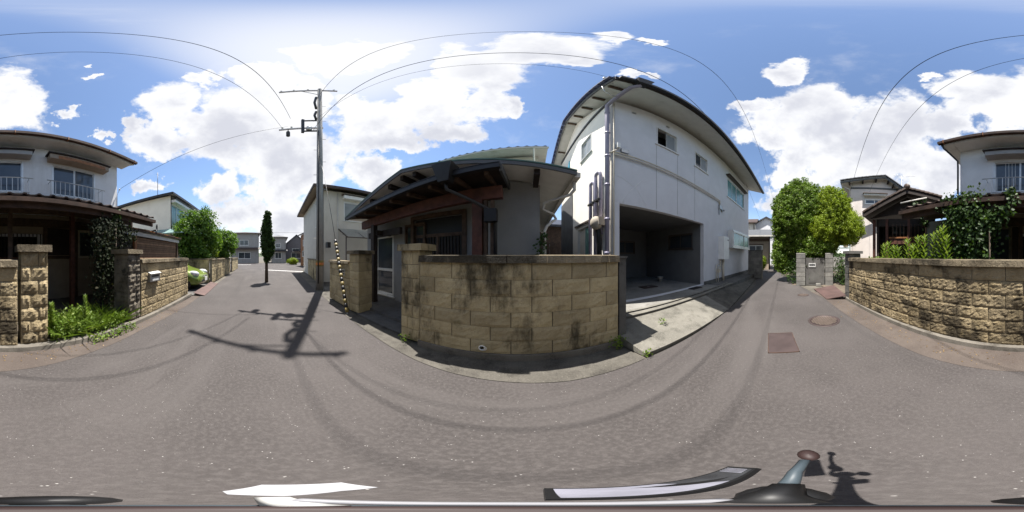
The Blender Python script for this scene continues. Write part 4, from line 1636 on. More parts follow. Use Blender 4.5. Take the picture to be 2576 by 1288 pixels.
k.build('eave_lamp', M['white_paint'], oh)
# lower lean-to roof with tiles along its edge
b = MB()
z0, z1, oe = 2.60, 3.10, 2.02
b.slab([FS.p(-4.05, oe, z0), FS.p(2.78, oe, z0), FS.p(2.78, 0, z1), FS.p(-4.05, 0, z1)], .06)
lr = b.build('lower_roof', M['wood_dark'], oh)
tile_row(oh, FS, -4.05, 2.78, oe + .04, z0 + .005, .24, 'tile_brown', .27, 4)
b = MB()
b.beam(FS.p(-4.06, oe + .07, z0 - .085), FS.p(2.78, oe + .07, z0 - .075), .09, .09)
b.build('gutter', M['rust'], lr)
b = MB()
b.beam(FS.p(-4.06, oe - .02, z0 - .17), FS.p(2.78, oe - .02, z0 - .17), .05, .13)
b.build('fascia', M['rust'], lr)
for i in range(14):
    k = MB()
    s = -3.9 + i * .5
    k.beam(FS.p(s, oe - .06, z0 - .10), FS.p(s, .02, z1 - .12), .05, .07)
    k.build('rafter', M['wood_dark'], lr)
k = MB()
k.tube([FS.p(-4.2, oe + .05, z0 - .16), FS.p(-4.35, oe - .05, z0 - .30), FS.p(-4.02, oe - .45, z0 - .42), FS.p(-3.95, oe - .6, z0 - .6)], .03, 7)
k.tube([FS.p(-4.3, oe - .02, z0 - .24), FS.p(-4.1, oe + .1, z0 - .46)], .02, 6)
k.build('bent_downpipe', M['gutter_black'], oh)
# ground floor: plaster panels, posts, door recess, windows
b = MB()
wall_holes(b, FS, -4.2, 2.55, .05, 2.75, [(-3.29, -2.56, 1.38, 2.34), (.38, 1.22, 1.15, 2.36), (-1.35, .05, .1, 2.15)], -.10, .06)
b.fbox(FS, 2.45, 2.55, -4, -.10, .05, 2.75)
b.fbox(FS, -4.2, -4.1, -4, -.10, .05, 2.75)
b.build('lower_wall', M['plaster_beige'], oh)
b = MB()
b.fbox(FS, -4.2, 2.5, .062, .10, 2.36, 2.62)
b.fbox(FS, -2.52, -1.36, .062, .09, 1.36, 1.46)
for s in (-4.1, -2.46, -1.40, .10, 1.32, 2.46):
    b.fbox(FS, s - .06, s + .06, .062, .12, .05, 2.36)
b.build('timber_frame', M['wood_brown'], oh)
b = MB()
b.fbox(FS, -2.38, -1.48, .062, .08, 1.48, 2.34)
b.build('dark_boarding', M['wood_dark'], oh)
b = MB()
b.fbox(FS, .17, .36, .062, .08, 1.1, 2.34)
b.build('dark_boarding', M['wood_dark'], oh)
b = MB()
b.fbox(FS, -1.35, .05, -.9, -.85, .1, 2.15)  # near-black sheet paints the darkness of the recess behind the slats
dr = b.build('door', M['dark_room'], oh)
for i in range(11):
    k = MB()
    s = -1.3 + i * .125
    k.fbox(FS, s, s + .03, -.06, -.03, .1, 2.15)
    k.build('slat', M['wood_dark'], dr)
k = MB()
k.fbox(FS, -1.30, .0, -.03, -.01, 1.36, 1.42)
k.build('rail', M['wood_red'], dr)
window(oh, FS, -3.29, -2.56, 1.38, 2.34, .02, .05, 1, 'pipe_beige', 'glass', None)
window(oh, FS, .38, 1.22, 1.15, 2.36, .02, .06, 1, 'mortar', 'glass', None)
for (s, nm) in ((-1.83, 'wood_red'), (-.24, 'wood_brown'), (-3.98, 'wood_brown'), (1.9, 'wood_dark')):
    k = MB()
    k.fbox(FS, s - .055, s + .055, 1.08, 1.19, .06, 2.75 - .0)
    k.build('porch_post', M[nm], oh)
k = MB()
k.fbox(FS, -4.0, 2.7, 1.10, 1.17, 2.50, 2.62)
k.build('porch_beam', M['wood_brown'], oh)
# grey side wall at the east end
b = MB()
FE = Fr((2.12, -4.3), (1, -.05), (.05, 1))
b.fbox(FE, 0, .84, -.1, 0, .05, 2.55)
b.build('grey_wall', M['stucco_mid'], oh)

# entrance wing with a tiled gable and red timber, further east
A_ = 140
wg = thing('entrance_wing', 'dark timber entrance wing under a small tiled gable, with red boards and railings', 'house', az(139, 6.2))
FE = Fr(az(140, 5.6), (math.cos(R(-50)) * 1.0, math.sin(R(-50))), None)
dirn = -az(140, 1.0)
FE = Fr(az(140, 5.6), (-dirn.y, dirn.x), (dirn.x, dirn.y))


def fe(x, y, d=5.6):
    p = vp(x, y, 140, d)
    q = p - FE.o
    return q.dot(FE.u), p.z


def zx(zx_, zy_):
    """from the enlarged strip x 2740.., y 560.. (2.926 times) to angle counts"""
    return (2740 + zx_ / 2.926) * .76667, (560 + zy_ / 2.926) * .76667


def we(zx_, zy_, d=5.6):
    x, y = zx(zx_, zy_)
    return fe(x, y, d)


apx = we(690, 182, 5.1)
lt = we(268, 415, 5.1)
rt = we(1030, 268, 5.1)
o1 = .5
b = MB()
if True:
    b.slab([FE.p(lt[0], o1, lt[1]), FE.p(apx[0], o1, apx[1]), FE.p(apx[0], -4, apx[1]), FE.p(lt[0], -4, lt[1])], .08)
    b.slab([FE.p(apx[0], o1, apx[1]), FE.p(rt[0], o1, rt[1]), FE.p(rt[0], -4, rt[1]), FE.p(apx[0], -4, apx[1])], .08)
rf = b.build('roof', M['wood_dark'], wg)
for (a, c) in ((lt, apx), (apx, rt)):
    n = 8
    A0, A1 = FE.p(a[0], o1 - .1, a[1] + .05), FE.p(c[0], o1 - .1, c[1] + .05)
    for i in range(n):
        p = A0.lerp(A1, (i + .5) / n)
        d = (A1 - A0) / n
        k = MB()
        k.beam(p - d * .56, p + d * .5 + Vector((0, 0, .02)), .30, .045)
        k.tube([p - d * .56 + Vector((0, 0, .05)), p + d * .5 + Vector((0, 0, .06))], .05, 7)
        k.build('roof_tile', M['tile_brown'], rf)
k = MB()
k.lathe(FE.p(apx[0], o1 + .02, apx[1] + .10), [(.02, -.06), (.10, -.05), (.10, .05), (.02, .06)], 14, 'y')
k.tube([FE.p(apx[0], o1, apx[1] + .12), FE.p(apx[0], -4, apx[1] + .12)], .10, 10)
k.build('ridge_tile', M['tile_brown'], rf)
b = MB()
b.beam(FE.p(lt[0], o1 + .01, lt[1] - .09), FE.p(apx[0], o1 + .01, apx[1] - .10), .04, .08)
b.beam(FE.p(apx[0], o1 + .01, apx[1] - .10), FE.p(rt[0], o1 + .01, rt[1] - .09), .04, .08)
b.build('barge_board', M['wood_dark'], rf)
s0, s1 = min(lt[0], rt[0]) + .35, max(lt[0], rt[0]) - .15
b = MB()
zc = lt[1] - .12
b.face([FE.p(lt[0] + .1 * (1 if rt[0] > lt[0] else -1), 0, lt[1] - .08), FE.p(rt[0], 0, min(rt[1], apx[1]) - .25), FE.p(apx[0], 0, apx[1] - .1)])
b.fbox(FE, s0, s1, -.12, 0, zc - .25, zc + .02)
b.build('gable_wall', M['wood_dark'], wg)
b = MB()
b.fbox(FE, s0, s1, -.75, -.7, .05, zc)
b.fbox(FE, s0, s0 + .08, -.7, 0, .05, zc)
b.fbox(FE, s1 - .08, s1, -.7, 0, .05, zc)
b.build('wall', M['wood_dark'], wg)
# red board band, rail and bars
ra, rb = we(525, 655), we(860, 705)
q0, q1 = min(ra[0], rb[0]), max(ra[0], rb[0])
zt, zb = ra[1], rb[1]
for i in range(9):
    k = MB()
    a = q0 + (q1 - q0) * i / 9
    k.fbox(FE, a + .004, a + (q1 - q0) / 9 - .004, .0, .03 + .004 * (i % 2), zb, zt)
    k.build('board', M['wood_red'], wg)
k = MB()
k.fbox(FE, q0 - .02, q1 + .05, -.02, .06, zt + .01, zt + .06)
k.build('rail', M['wood_orange'], wg)
for i in range(9):
    k = MB()
    a = q0 + .1 + (q1 - q0 - .2) * i / 8
    k.fbox(FE, a, a + .025, -.01, .02, zt + .06, zt + .52)
    k.build('bar', M['wood_brown'], wg)
k = MB()
for zx_ in (378, 500, 708, 866):
    a = we(zx_, 500)[0]
    k.fbox(FE, a - .045, a + .045, -.02, .07, .05, zc)
k.build('post', M['wood_red'], wg)
a0, a1 = we(505, 440), we(690, 600)
window(wg, Fr(FE.p(0, -.62, 0), FE.u, FE.n), min(a0[0], a1[0]), max(a0[0], a1[0]), a1[1], a0[1], -.03, .05, 2, 'wood_dark', 'glass', None)
k = MB()
k.tube([FE.p(we(640, 378)[0], .75, we(640, 378)[1]), FE.p(we(860, 320)[0], .75, we(860, 320)[1] - .04)], .026, 8)
k.build('gutter', M['gutter_pale'], wg)

# low slatted shed behind the mailbox wall
FL = Fr((0, -3.28), (-1, 0), (0, 1))
sh = thing('slatted_shed', 'low lean-to shed with brown horizontal slats and mossy plank roof edge', 'shed', (-4.5, -4, 0))
b = MB()
b.slab([FL.p(2.45, .12, 2.26), FL.p(6.35, .12, 2.20), FL.p(6.35, -1.8, 2.55), FL.p(2.45, -1.8, 2.6)], .05)
rf = b.build('roof', M['tile_brown'], sh)
for i in range(14):
    k = MB()
    a = 2.45 + i * .279
    k.fbox(FL, a, a + .272, .02, .15, 2.25 - i * .0043, 2.275 - i * .0043 + .01 * (i % 3))
    k.build('roof_plank', M['wood_orange'] if i % 3 == 0 else M['wood_brown'], rf)
b = MB()
b.beam(FL.p(2.5, .05, 2.13), FL.p(6.3, .05, 2.07), .03, .12)
b.build('fascia', M['curtain'], sh)
for i in range(12):
    k = MB()
    z = 2.02 - i * .073
    k.hexa([FL.p(3.62, -.02, z - .06), FL.p(6.1, -.02, z - .07), FL.p(6.1, .012, z - .075), FL.p(3.62, .012, z - .065), FL.p(3.62, -.02, z), FL.p(6.1, -.02, z - .01), FL.p(6.1, -.004, z - .01), FL.p(3.62, -.004, z)])
    k.build('slat', M['slat_brown'], sh)
b = MB()
b.fbox(FL, 2.5, 6.1, -.10, -.03, .05, 2.1)
b.build('wall', M['wood_dark'], sh)
for s, nm in ((3.56, 'wood_orange'), (6.18, 'wood_brown')):
    k = MB()
    k.fbox(FL, s - .05, s + .05, -.05, .05, .05, 2.12)
    k.build('post', M[nm], sh)

# ------------------------------------------------------------------ other houses


def simple_roof(t, F, w, dep, ze, rise, ov, mat, gable='s', soffit='soffit', edge=None):
    """gable='s': ridge along the front; gable='o': ridge front to back"""
    b, c = MB(), MB()
    up = Vector((0, 0, .06))
    if gable == 's':
        P = [[F.p(-ov, ov, ze), F.p(w + ov, ov, ze), F.p(w + ov, -dep / 2, ze + rise), F.p(-ov, -dep / 2, ze + rise)],
             [F.p(-ov, -dep / 2, ze + rise), F.p(w + ov, -dep / 2, ze + rise), F.p(w + ov, -dep - ov, ze), F.p(-ov, -dep - ov, ze)]]
    elif gable == 'o':
        P = [[F.p(-ov, ov, ze), F.p(w / 2, ov, ze + rise), F.p(w / 2, -dep - ov, ze + rise), F.p(-ov, -dep - ov, ze)],
             [F.p(w / 2, ov, ze + rise), F.p(w + ov, ov, ze), F.p(w + ov, -dep - ov, ze), F.p(w / 2, -dep - ov, ze + rise)]]
    else:
        m = min(w, dep) / 2
        r0, r1 = F.p(m, -dep / 2, ze + rise), F.p(w - m, -dep / 2, ze + rise)
        a, bb, cc, d = F.p(-ov, ov, ze), F.p(w + ov, ov, ze), F.p(w + ov, -dep - ov, ze), F.p(-ov, -dep - ov, ze)
        P = [[a, bb, r1, r0], [bb, cc, r1], [cc, d, r0, r1], [d, a, r0]]
    for p in P:
        b.slab(p, .06)
        c.slab([q + up for q in p], .058)
    r = b.build('roof', M[soffit], t)
    c.build('roof_sheet', M[mat], r)
    e = MB()
    for p in P:
        n = len(p)
        for i in range(n):
            a, d = p[i], p[(i + 1) % n]
            if abs(a.z - d.z) < .01 and a.z < ze + .01 or (gable in 'so' and abs(a.z - d.z) > .01):
                e.beam(a + Vector((0, 0, -.02)), d + Vector((0, 0, -.02)), .05, .16)
    if e.v:
        e.build('fascia', M[edge or mat], r)
    return r


def house(name, label, F, w, dep, z1, mat, wins=(), z0=-.02, roof=None):
    """F at the lower left front corner; wins: (s0, s1, z0, z1, panes, glass)"""
    t = thing(name, label, 'house', F.p(w / 2, -dep / 2, 0))
    b = MB()
    wall_holes(b, F, 0, w, z0, z1, [q[:4] for q in wins if len(q) < 7 or q[6] == 'f'], -.15, 0)
    b.build('wall', M[mat], t)
    b = MB()
    b.fbox(F, 0, w, -dep, -dep + .15, z0, z1)
    b.build('back_wall', M[mat], t)
    Fl = Fr(F.p(0, -dep, 0), F.n, -F.u)
    Frr = Fr(F.p(w, 0, 0), -F.n, F.u)
    for (G, key, nm) in ((Fl, 'l', 'side_wall'), (Frr, 'r', 'side_wall')):
        b = MB()
        wall_holes(b, G, .0, dep, z0, z1, [q[:4] for q in wins if len(q) > 6 and q[6] == key], -.15, -.002)
        b.build(nm, M[mat], t)
    for q in wins:
        G = F if len(q) < 7 or q[6] == 'f' else (Fl if q[6] == 'l' else Frr)
        window(t, G, q[0], q[1], q[2], q[3], -.05, .05, q[4], 'alu', q[5], 'alu')
    return t, Fl, Frr


c = Vector((.9, 11.5, 0))
F1 = Fr(c, (1, 0), (0, -1))
bh, _, _ = house('back_house', 'dark weathered house glimpsed in the gap between the two northern houses', F1, 3.2, 3, 3.6, 'wood_brown', [(1.2, 2.0, 1.2, 2.3, 2, 'glass_frosted')])
simple_roof(bh, F1, 3.2, 3, 3.65, .8, .4, 'tile_dark', 's', 'wood_dark')

# north-west house beyond the pole: corner towards us at az -67, 9.1 m
c = az(-67, 9.1)
u1 = Vector((math.sin(R(8)), math.cos(R(8)), 0))           # its east face runs north
FNe = Fr(c, (u1.x, u1.y), (u1.y, -u1.x))
nh, Fl, Frr = house('corner_house', 'cream two-storey house with a brown roof edge just behind the utility pole', FNe, 7.5, 6.5, 5.35, 'stucco_cream', [(1.35, 3.6, 3.55, 4.75, 2, 'glass_frosted'), (3.3, 5.3, 1.0, 2.1, 2, 'glass'), (5.2, 6.0, 3.3, 4.6, 1, 'glass', 'l')])
simple_roof(nh, FNe, 7.5, 6.5, 5.42, 1.2, .55, 'roof_brown', 'hip', 'plaster_beige')
hood(nh, FNe, 1.2, 3.75, 5.1, .35, 'alu_brown', 'white_paint', .22)
k = MB()
k.tube([FNe.p(.95, .05, 5.2), FNe.p(.95, .05, .3)], .03, 7)
k.build('downpipe', M['gutter_pale'], nh)
# clear lean-to roof on its east side
for i in range(7):
    k = MB()
    a = 1.0 + i * .42
    k.hexa([FNe.p(a, 1.25, 2.45), FNe.p(a + .40, 1.25, 2.45), FNe.p(a + .40, .05, 3.05), FNe.p(a, .05, 3.05), FNe.p(a, 1.25, 2.458), FNe.p(a + .40, 1.25, 2.458), FNe.p(a + .40, .05, 3.058), FNe.p(a, .05, 3.058)])
    k.build('awning_sheet', M['awning_clear'], nh)
k = MB()
for a in np.linspace(1.0, 3.95, 4):
    k.beam(FNe.p(a, 1.27, 2.42), FNe.p(a, .03, 3.03), .05, .06)
for o, z in ((1.2, 2.42), (.8, 2.62), (.4, 2.82)):
    k.beam(FNe.p(.95, o, z), FNe.p(3.98, o, z), .04, .05)
for a in (1.0, 3.9):
    k.tube([FNe.p(a, 1.15, 0), FNe.p(a, 1.15, 2.45)], .035, 7)
k.build('awning_frame', M['alu_brown'], nh)
k = MB()
k.box(c + Vector((.35, .25, 2.05)), (.25, .2, .3))
k.build('meter_box', M['gutter_black'], nh)

aa = thing('aerial', 'television aerial on a roof behind the cream corner house', 'aerial', az(-53.8, 13))
q_ = az(-53.8, 13)
k = MB()
k.tube([(q_.x, q_.y, 5), (q_.x, q_.y, 7.05)], .02, 6)
k.build('mast', M['gutter_black'], aa)
k = MB()
du = Vector((math.cos(R(-53.8)), -math.sin(R(-53.8)), 0))
for zz in (6.5, 6.9):
    k.tube([q_ + Vector((0, 0, zz)) - du * .6, q_ + Vector((0, 0, zz)) + du * .6], .014, 5)
    for i in range(7):
        e = q_ + Vector((0, 0, zz)) + du * (-.55 + .18 * i)
        k.tube([e - Vector((0, 0, .13)), e + Vector((0, 0, .13))], .009, 5)
k.build('boom', M['gutter_black'], aa)

# its roadside wall
cwl = thing('block_wall', 'dark brown block wall along the road beyond the utility pole', 'wall', (-9.5, 3.4, 0))
block_wall(cwl, (-13.2, 4.35), (-7.5, 3.15), 0, 6, .2, .4, TAN, .07, rand=random.Random(3))

# white house with the green roof edge, behind the trees
c = az(-120, 10.2)
FGn = Fr(c + Vector((-7.0, 0, 0)), (1, 0), (0, 1))
gh, Fl, Frr = house('green_roof_house', 'white two-storey house with dark eaves and teal ridge behind the leafy trees', FGn, 7.0, 6.5, 5.40, 'stucco_bright', [(4.1, 6.9, 3.45, 4.85, 4, 'glass_teal'), (1.0, 2.8, 3.45, 4.85, 2, 'glass')])
simple_roof(gh, FGn, 7.0, 6.5, 5.44, 1.3, .35, 'roof_green', 'hip', 'soffit', 'gutter_black')
hood(gh, FGn, 4.0, 7.0, 5.12, .38, 'gutter_black', 'white_paint', .18)
k = MB()
k.slab([FGn.p(3.5, 1.3, 2.78), FGn.p(7.9, 1.3, 2.78), FGn.p(7.1, .02, 3.15), FGn.p(3.5, .02, 3.15)], .06)
k.slab([FGn.p(7.9, 1.3, 2.78), FGn.p(8.0, -5, 2.78), FGn.p(7.02, -5, 3.15), FGn.p(7.1, .02, 3.15)], .06)
k.build('porch_roof', M['roof_teal'], gh)
k = MB()
k.tube([c + Vector((-.6, -1.4, 5.9)), c + Vector((-.6, -1.4, 7.9))], .02, 6)
k.tube([c + Vector((-.75, -1.4, 7.7)), c + Vector((-.45, -1.4, 7.7))], .012, 5)
k.build('aerial', M['gutter_black'], gh)

# pink-white house behind the trimmed trees
c = az(119, 11.6)
dirp = Vector((-math.sin(R(122)), -math.cos(R(122)), 0))
FP = Fr(c, (-dirp.y, dirp.x), (dirp.x, dirp.y))
left = az(119, 11.6)
# s runs so that +s goes right in view
if FP.u.dot(az(140, 10) - az(119, 10)) < 0:
    FP = Fr(c, (dirp.y, -dirp.x), (dirp.x, dirp.y))
ptsP = {}


def pp(zx_, zy_, d=11.6):
    x, y = zx(zx_, zy_)
    p = vp(x, y, 122, d)
    q = p - FP.o
    return q.dot(FP.u), p.z


ap_, l_, r_ = pp(480, 62, 11.2), pp(52, 110, 11.2), pp(640, 190, 11.2)
pk = thing('pink_house', 'pinkish-white two-storey gabled house catching sun behind the trimmed evergreens', 'house', FP.p(2, -2, 0))
W0, W1 = pp(150, 300)[0], pp(640, 300)[0] + .6
wz = pp(270, 270), pp(470, 345)
lw0, lw1 = wz[0][0] + .12, wz[1][0]
zlo, zhi = pp(270, 320)[1], pp(270, 275)[1]
b = MB()
wall_holes(b, FP, W0, W1, -.02, min(l_[1], r_[1]) - .05, [(lw0, lw1, zlo, zhi)], -.15, 0)
b.face([FP.p(W0, 0, min(l_[1], r_[1]) - .05), FP.p(W1, 0, min(l_[1], r_[1]) - .05), FP.p(W1, 0, r_[1]), FP.p(ap_[0], 0, ap_[1] - .12), FP.p(W0, 0, l_[1] + .05)])
b.fbox(FP, W0, W0 + .15, -6, -.15, -.02, min(l_[1], r_[1]) - .05)
b.fbox(FP, W1 - .15, W1, -6, -.15, -.02, min(l_[1], r_[1]) - .05)
b.build('wall', M['stucco_pink'], pk)
b = MB()
b.slab([FP.p(l_[0], .5, l_[1]), FP.p(ap_[0], .5, ap_[1]), FP.p(ap_[0], -6.4, ap_[1]), FP.p(l_[0], -6.4, l_[1])], .08)
b.slab([FP.p(ap_[0], .5, ap_[1]), FP.p(r_[0] + .2, .5, r_[1]), FP.p(r_[0] + .2, -6.4, r_[1]), FP.p(ap_[0], -6.4, ap_[1])], .08)
rf = b.build('roof', M['soffit'], pk)
b = MB()
for (a, d) in ((l_, ap_), (ap_, (r_[0] + .2, r_[1]))):
    A0, A1 = FP.p(a[0], .46, a[1] + .06), FP.p(d[0], .46, d[1] + .06)
    n = 12
    for i in range(n):
        p, q = A0.lerp(A1, i / n), A0.lerp(A1, (i + 1.06) / n)
        k = MB()
        k.beam(p, q + Vector((0, 0, .015)), .35, .06)
        k.build('roof_tile', M['tile_dark'], rf)
    b.beam(FP.p(a[0], .505, a[1] - .10), FP.p(d[0], .505, d[1] - .10), .03, .12)
b.build('barge_board', M['fascia_grey'], rf)
for f in (.2, .5, .8):
    for (a, d) in ((l_, ap_), (ap_, r_)):
        k = MB()
        s, z = a[0] + (d[0] - a[0]) * f, a[1] + (d[1] - a[1]) * f
        k.fbox(FP, s - .06, s + .06, 0, .46, z - .24, z - .09)
        k.build('purlin_end', M['wood_dark'], rf)
bz = pp(170, 115)[1]
b = MB()
b.fbox(FP, W0, W1, .003, .05, bz - .55, bz - .43)
b.build('gable_band', M['fascia_grey'], pk)
window(pk, FP, lw0, lw1, zlo, zhi, -.04, .05, 2, 'alu', 'glass', 'alu')
hood(pk, FP, lw0 - .15, lw1 + .2, zhi + .35, .40, 'wood_brown', 'curtain', .14)
k = MB()
a = pp(95, 130)
k.tube([FP.p(l_[0], .3, l_[1] - .1), FP.p(l_[0] + .1, .25, l_[1] - .25), FP.p(W0 - .05, .06, l_[1] - .5), FP.p(W0 - .05, .06, .1)], .04, 8)
k.build('downpipe', M['gutter_pale'], pk)
# lower roof strip along its front, air-conditioner and pipes
e0, e1 = pp(262, 412, 11.0), pp(380, 385, 11.0)
k = MB()
k.beam(FP.p(e0[0], .5, e0[1]), FP.p(e1[0] + 2, .5, e1[1] + .9), .3, .08)
k.build('lower_eave', M['tile_dark'], pk)
ac = thing('air_conditioner', 'small dark outdoor unit hung on the pink-white wall beside the evergreens', 'air conditioner', FP.p(*[pp(80, 700)[0], .2, pp(80, 700)[1]]))
a = pp(80, 705)
k = MB()
k.fbox(FP, a[0] - .25, a[0] + .02, .05, .30, a[1] - .1, a[1] + .30)
k.build('body', M['gutter_black'], ac)
k = MB()
k.fbox(FP, a[0] + .03, a[0] + .35, .05, .25, a[1] - .22, a[1] + .02)
k.build('valve_box', M['plaster_beige'], ac)
k = MB()
k.fbox(FP, a[0] - .3, a[0] + .4, .01, .30, a[1] - .32, a[1] - .26)
k.build('bracket', M['rust'], ac)
ant = thing('aerial', 'thin television aerial on a mast behind the dark tiled gable', 'aerial', az(136, 11.5))
p0 = az(134.6, 12, 4.0)
x_, y_ = zx(640, 50)
pt = vp(x_, y_, 134.6, 12)
k = MB()
k.tube([(pt.x, pt.y, 2), (pt.x, pt.y, pt.z)], .018, 6)
k.build('mast', M['steel'], ant)
k = MB()
su = Vector((math.cos(R(134.6)), -math.sin(R(134.6)), 0))
k.tube([pt - su * .55, pt + su * 1.0], .012, 5)
for i in range(8):
    q = pt - su * .5 + su * .2 * i
    k.tube([q + Vector((.1, .1, -.0)) * .0 + Vector((0, 0, -.12 if i < 2 else -.05)), q + Vector((0, 0, .12 if i < 2 else .05))], .008, 5)
k.build('boom', M['steel'], ant)

# houses at the far right end of the lane
c = az(82.2, 17.5)
F1 = Fr(c, (0, -1), (-1, 0))
fh, _, _ = house('lane_house', 'single-storey house with grey lean roof and pale wall at the end of the lane', F1, 2.6, 5, 3.6, 'plaster_beige', [(.35, 1.8, 1.75, 2.6, 2, 'glass')])
k = MB()
k.slab([F1.p(-.6, .9, 3.55), F1.p(3.0, .9, 3.55), F1.p(3.0, -2.5, 4.7), F1.p(-.6, -2.5, 4.7)], .10)
r_ = k.build('roof', M['fascia_grey'], fh)
k = MB()
k.beam(F1.p(-.6, .92, 3.50), F1.p(3.0, .92, 3.50), .1, .14)
k.build('gutter', M['gutter_pale'], r_)
k = MB()
k.fbox(F1, .1, 1.9, .0, .12, 2.62, 2.72)
k.fbox(F1, .0, 2.55, .0, .06, 3.0, 3.3)
k.build('timber_band', M['wood_brown'], fh)
c = az(84.5, 27)
F1 = Fr(c, (0, -1), (-1, 0))
fh, _, _ = house('gabled_house', 'far white gabled house rising above the lane-end roof', F1, 4.6, 6, 6.4, 'stucco_white', [(2.2, 3.4, 4.2, 5.2, 2, 'glass')])
simple_roof(fh, F1, 4.6, 6, 6.45, 1.5, .4, 'tile_dark', 'o', 'soffit')
k = MB()
k.face([F1.p(0, .0, 6.4), F1.p(4.6, .0, 6.4), F1.p(2.3, .0, 7.85)])
k.build('gable_wall', M['stucco_white'], fh)
c = az(80.5, 24)
F1 = Fr(c, (0, -1), (-1, 0))
fh, _, _ = house('brown_house', 'far brown-roofed house between the white house and the lane-end gable', F1, 2.0, 5, 6.3, 'stucco_cream', [(.4, 1.5, 3.6, 4.6, 2, 'glass')])
simple_roof(fh, F1, 2.0, 5, 6.35, 1.1, .4, 'roof_brown', 's', 'wood_brown')

# houses beyond the cross street at the left end
spec = [(-98.6, -89.0, 33, 6.0, 'stucco_mid', 'roof_brown', 'tan two-storey house across the cross street, seen between the leafy trees and columnar shrub'),
        (-84.6, -79.5, 34, 5.3, 'stucco_mid', 'gutter_black', 'pale two-storey house across the cross street beside the columnar shrub'),
        (-79.5, -72.0, 38, 4.1, 'grey_cladding', 'tile_dark', 'grey-brown gabled house across the cross street in the gap before the pole')]
for i, (a0, a1, r, h, m, rm, lab) in enumerate(spec):
    p0, p1 = az(a0, r), az(a1, r)
    u = (p1 - p0)
    F1 = Fr(p0, (u.x, u.y))
    if F1.n.dot(-p0) < 0:
        F1.n = -F1.n
    w = u.length
    ws_ = [(w * .30, w * .62, h * .60, h * .78, 2, 'glass'), (w * .25, w * .7, .9, 2.2, 2, 'glass')]
    hh_, _, _ = house('street_house', lab, F1, w, 7, h, m, ws_)
    if m == 'grey_cladding':
        simple_roof(hh_, F1, w, 7, h, 2.3, .25, rm, 'o', 'fascia_grey')
        k = MB()
        k.face([F1.p(0, .0, h), F1.p(w, .0, h), F1.p(w / 2, .0, h + 2.2)])
        k.build('gable_wall', M[m], hh_)
        k = MB()
        k.slab([F1.p(w * .35, 1.5, 2.6), F1.p(w, 1.5, 2.6), F1.p(w, 0, 3.0), F1.p(w * .35, 0, 3.0)], .1)
        k.build('porch_roof', M['gutter_black'], hh_)
    else:
        simple_roof(hh_, F1, w, 7, h + .03, .8, .4, rm, 'hip', 'soffit')
        k = MB()
        k.slab([F1.p(-.3, .9, h * .47), F1.p(w + .3, .9, h * .47), F1.p(w + .3, .01, h * .53), F1.p(-.3, .01, h * .53)], .1)
        k.build('lower_roof', M[rm], hh_)
p0, p1 = az(-74.3, 25), az(-71.2, 21)
u = p1 - p0
F1 = Fr(p0, (u.x, u.y))
if F1.n.dot(-p0) < 0:
    F1.n = -F1.n
hh_, _, _ = house('brown_side_house', 'small brown two-storey house tucked behind the utility pole', F1, u.length, 4, 4.6, 'wood_orange', [(1.2, 2.4, 2.9, 3.8, 1, 'glass_frosted'), (.8, 2.8, 1.4, 2.2, 1, 'glass')])
simple_roof(hh_, F1, u.length, 4, 4.63, .9, .35, 'roof_brown', 's', 'wood_brown')
# a ring of plain roofs farther off closes the horizon
k = 0
for (a, r, w, h, m, rm, lab) in ((60, 30, 9, 5.5, 'stucco_cream', 'tile_dark', 'far cream house hidden behind the white carport house'), (150, 28, 10, 5.6, 'stucco_old', 'roof_brown', 'far weathered house behind the entrance wing'), (-170, 26, 9, 5.4, 'stucco_cream', 'tile_dark', 'far house behind the old two-storey house'), (98, 34, 7, 5.4, 'stucco_cream', 'tile_dark', 'far cream house behind the trimmed evergreens'), (-20, 30, 10, 5.6, 'stucco_white', 'roof_brown', 'far white house behind the porch house')):
    pass
# soft wooded hill line low on the horizon
hm = MB()
N = 120
for i in range(N):
    a0, a1 = 360 * i / N, 360 * (i + 1) / N
    h0 = 7 + 6 * mnoise.noise(Vector((math.cos(R(a0)) * 2, math.sin(R(a0)) * 2, 3)))
    h1 = 7 + 6 * mnoise.noise(Vector((math.cos(R(a1)) * 2, math.sin(R(a1)) * 2, 3)))
    hm.face([az(a0, 300, -1), az(a1, 300, -1), az(a1, 320, h1), az(a0, 320, h0)], True)
    hm.face([az(a0, 320, h0), az(a1, 320, h1), az(a1, 390, -1), az(a0, 390, -1)], True)
hm.build('hills', M['leaf_column'], None, 'structure')

# grey block pier at the end of the white house lot
gw = thing('block_wall', 'low grey concrete block wall end at the far corner of the white house', 'wall', az(86, 10.6))
p0, p1 = az(83.2, 10.9), az(88.0, 10.3)
block_wall(gw, p0, p1, 0, 8, .225, .45, [rough_block('block', 1, .12, .196, 0, 91, 2, 2, M['block_grey'])], .05, 'concrete_dark')

# gate slab with mailbox between two grey pillars, in front of the evergreens
A106 = 106
dg = -az(106, 1)
FT = Fr(az(106, 7.9), (dg.y, -dg.x), (dg.x, dg.y))
if FT.u.dot(az(113, 8) - az(100, 8)) < 0:
    FT.u = -FT.u
rzT = math.atan2(FT.n.y, FT.n.x) + math.pi / 2


def ft(zx_, zy_):
    x, y = (2380 + zx_ / 3.22) * .76667, (560 + zy_ / 3.22) * .76667
    p = vp(x, y, 106, 7.9)
    return (p - FT.o).dot(FT.u), p.z


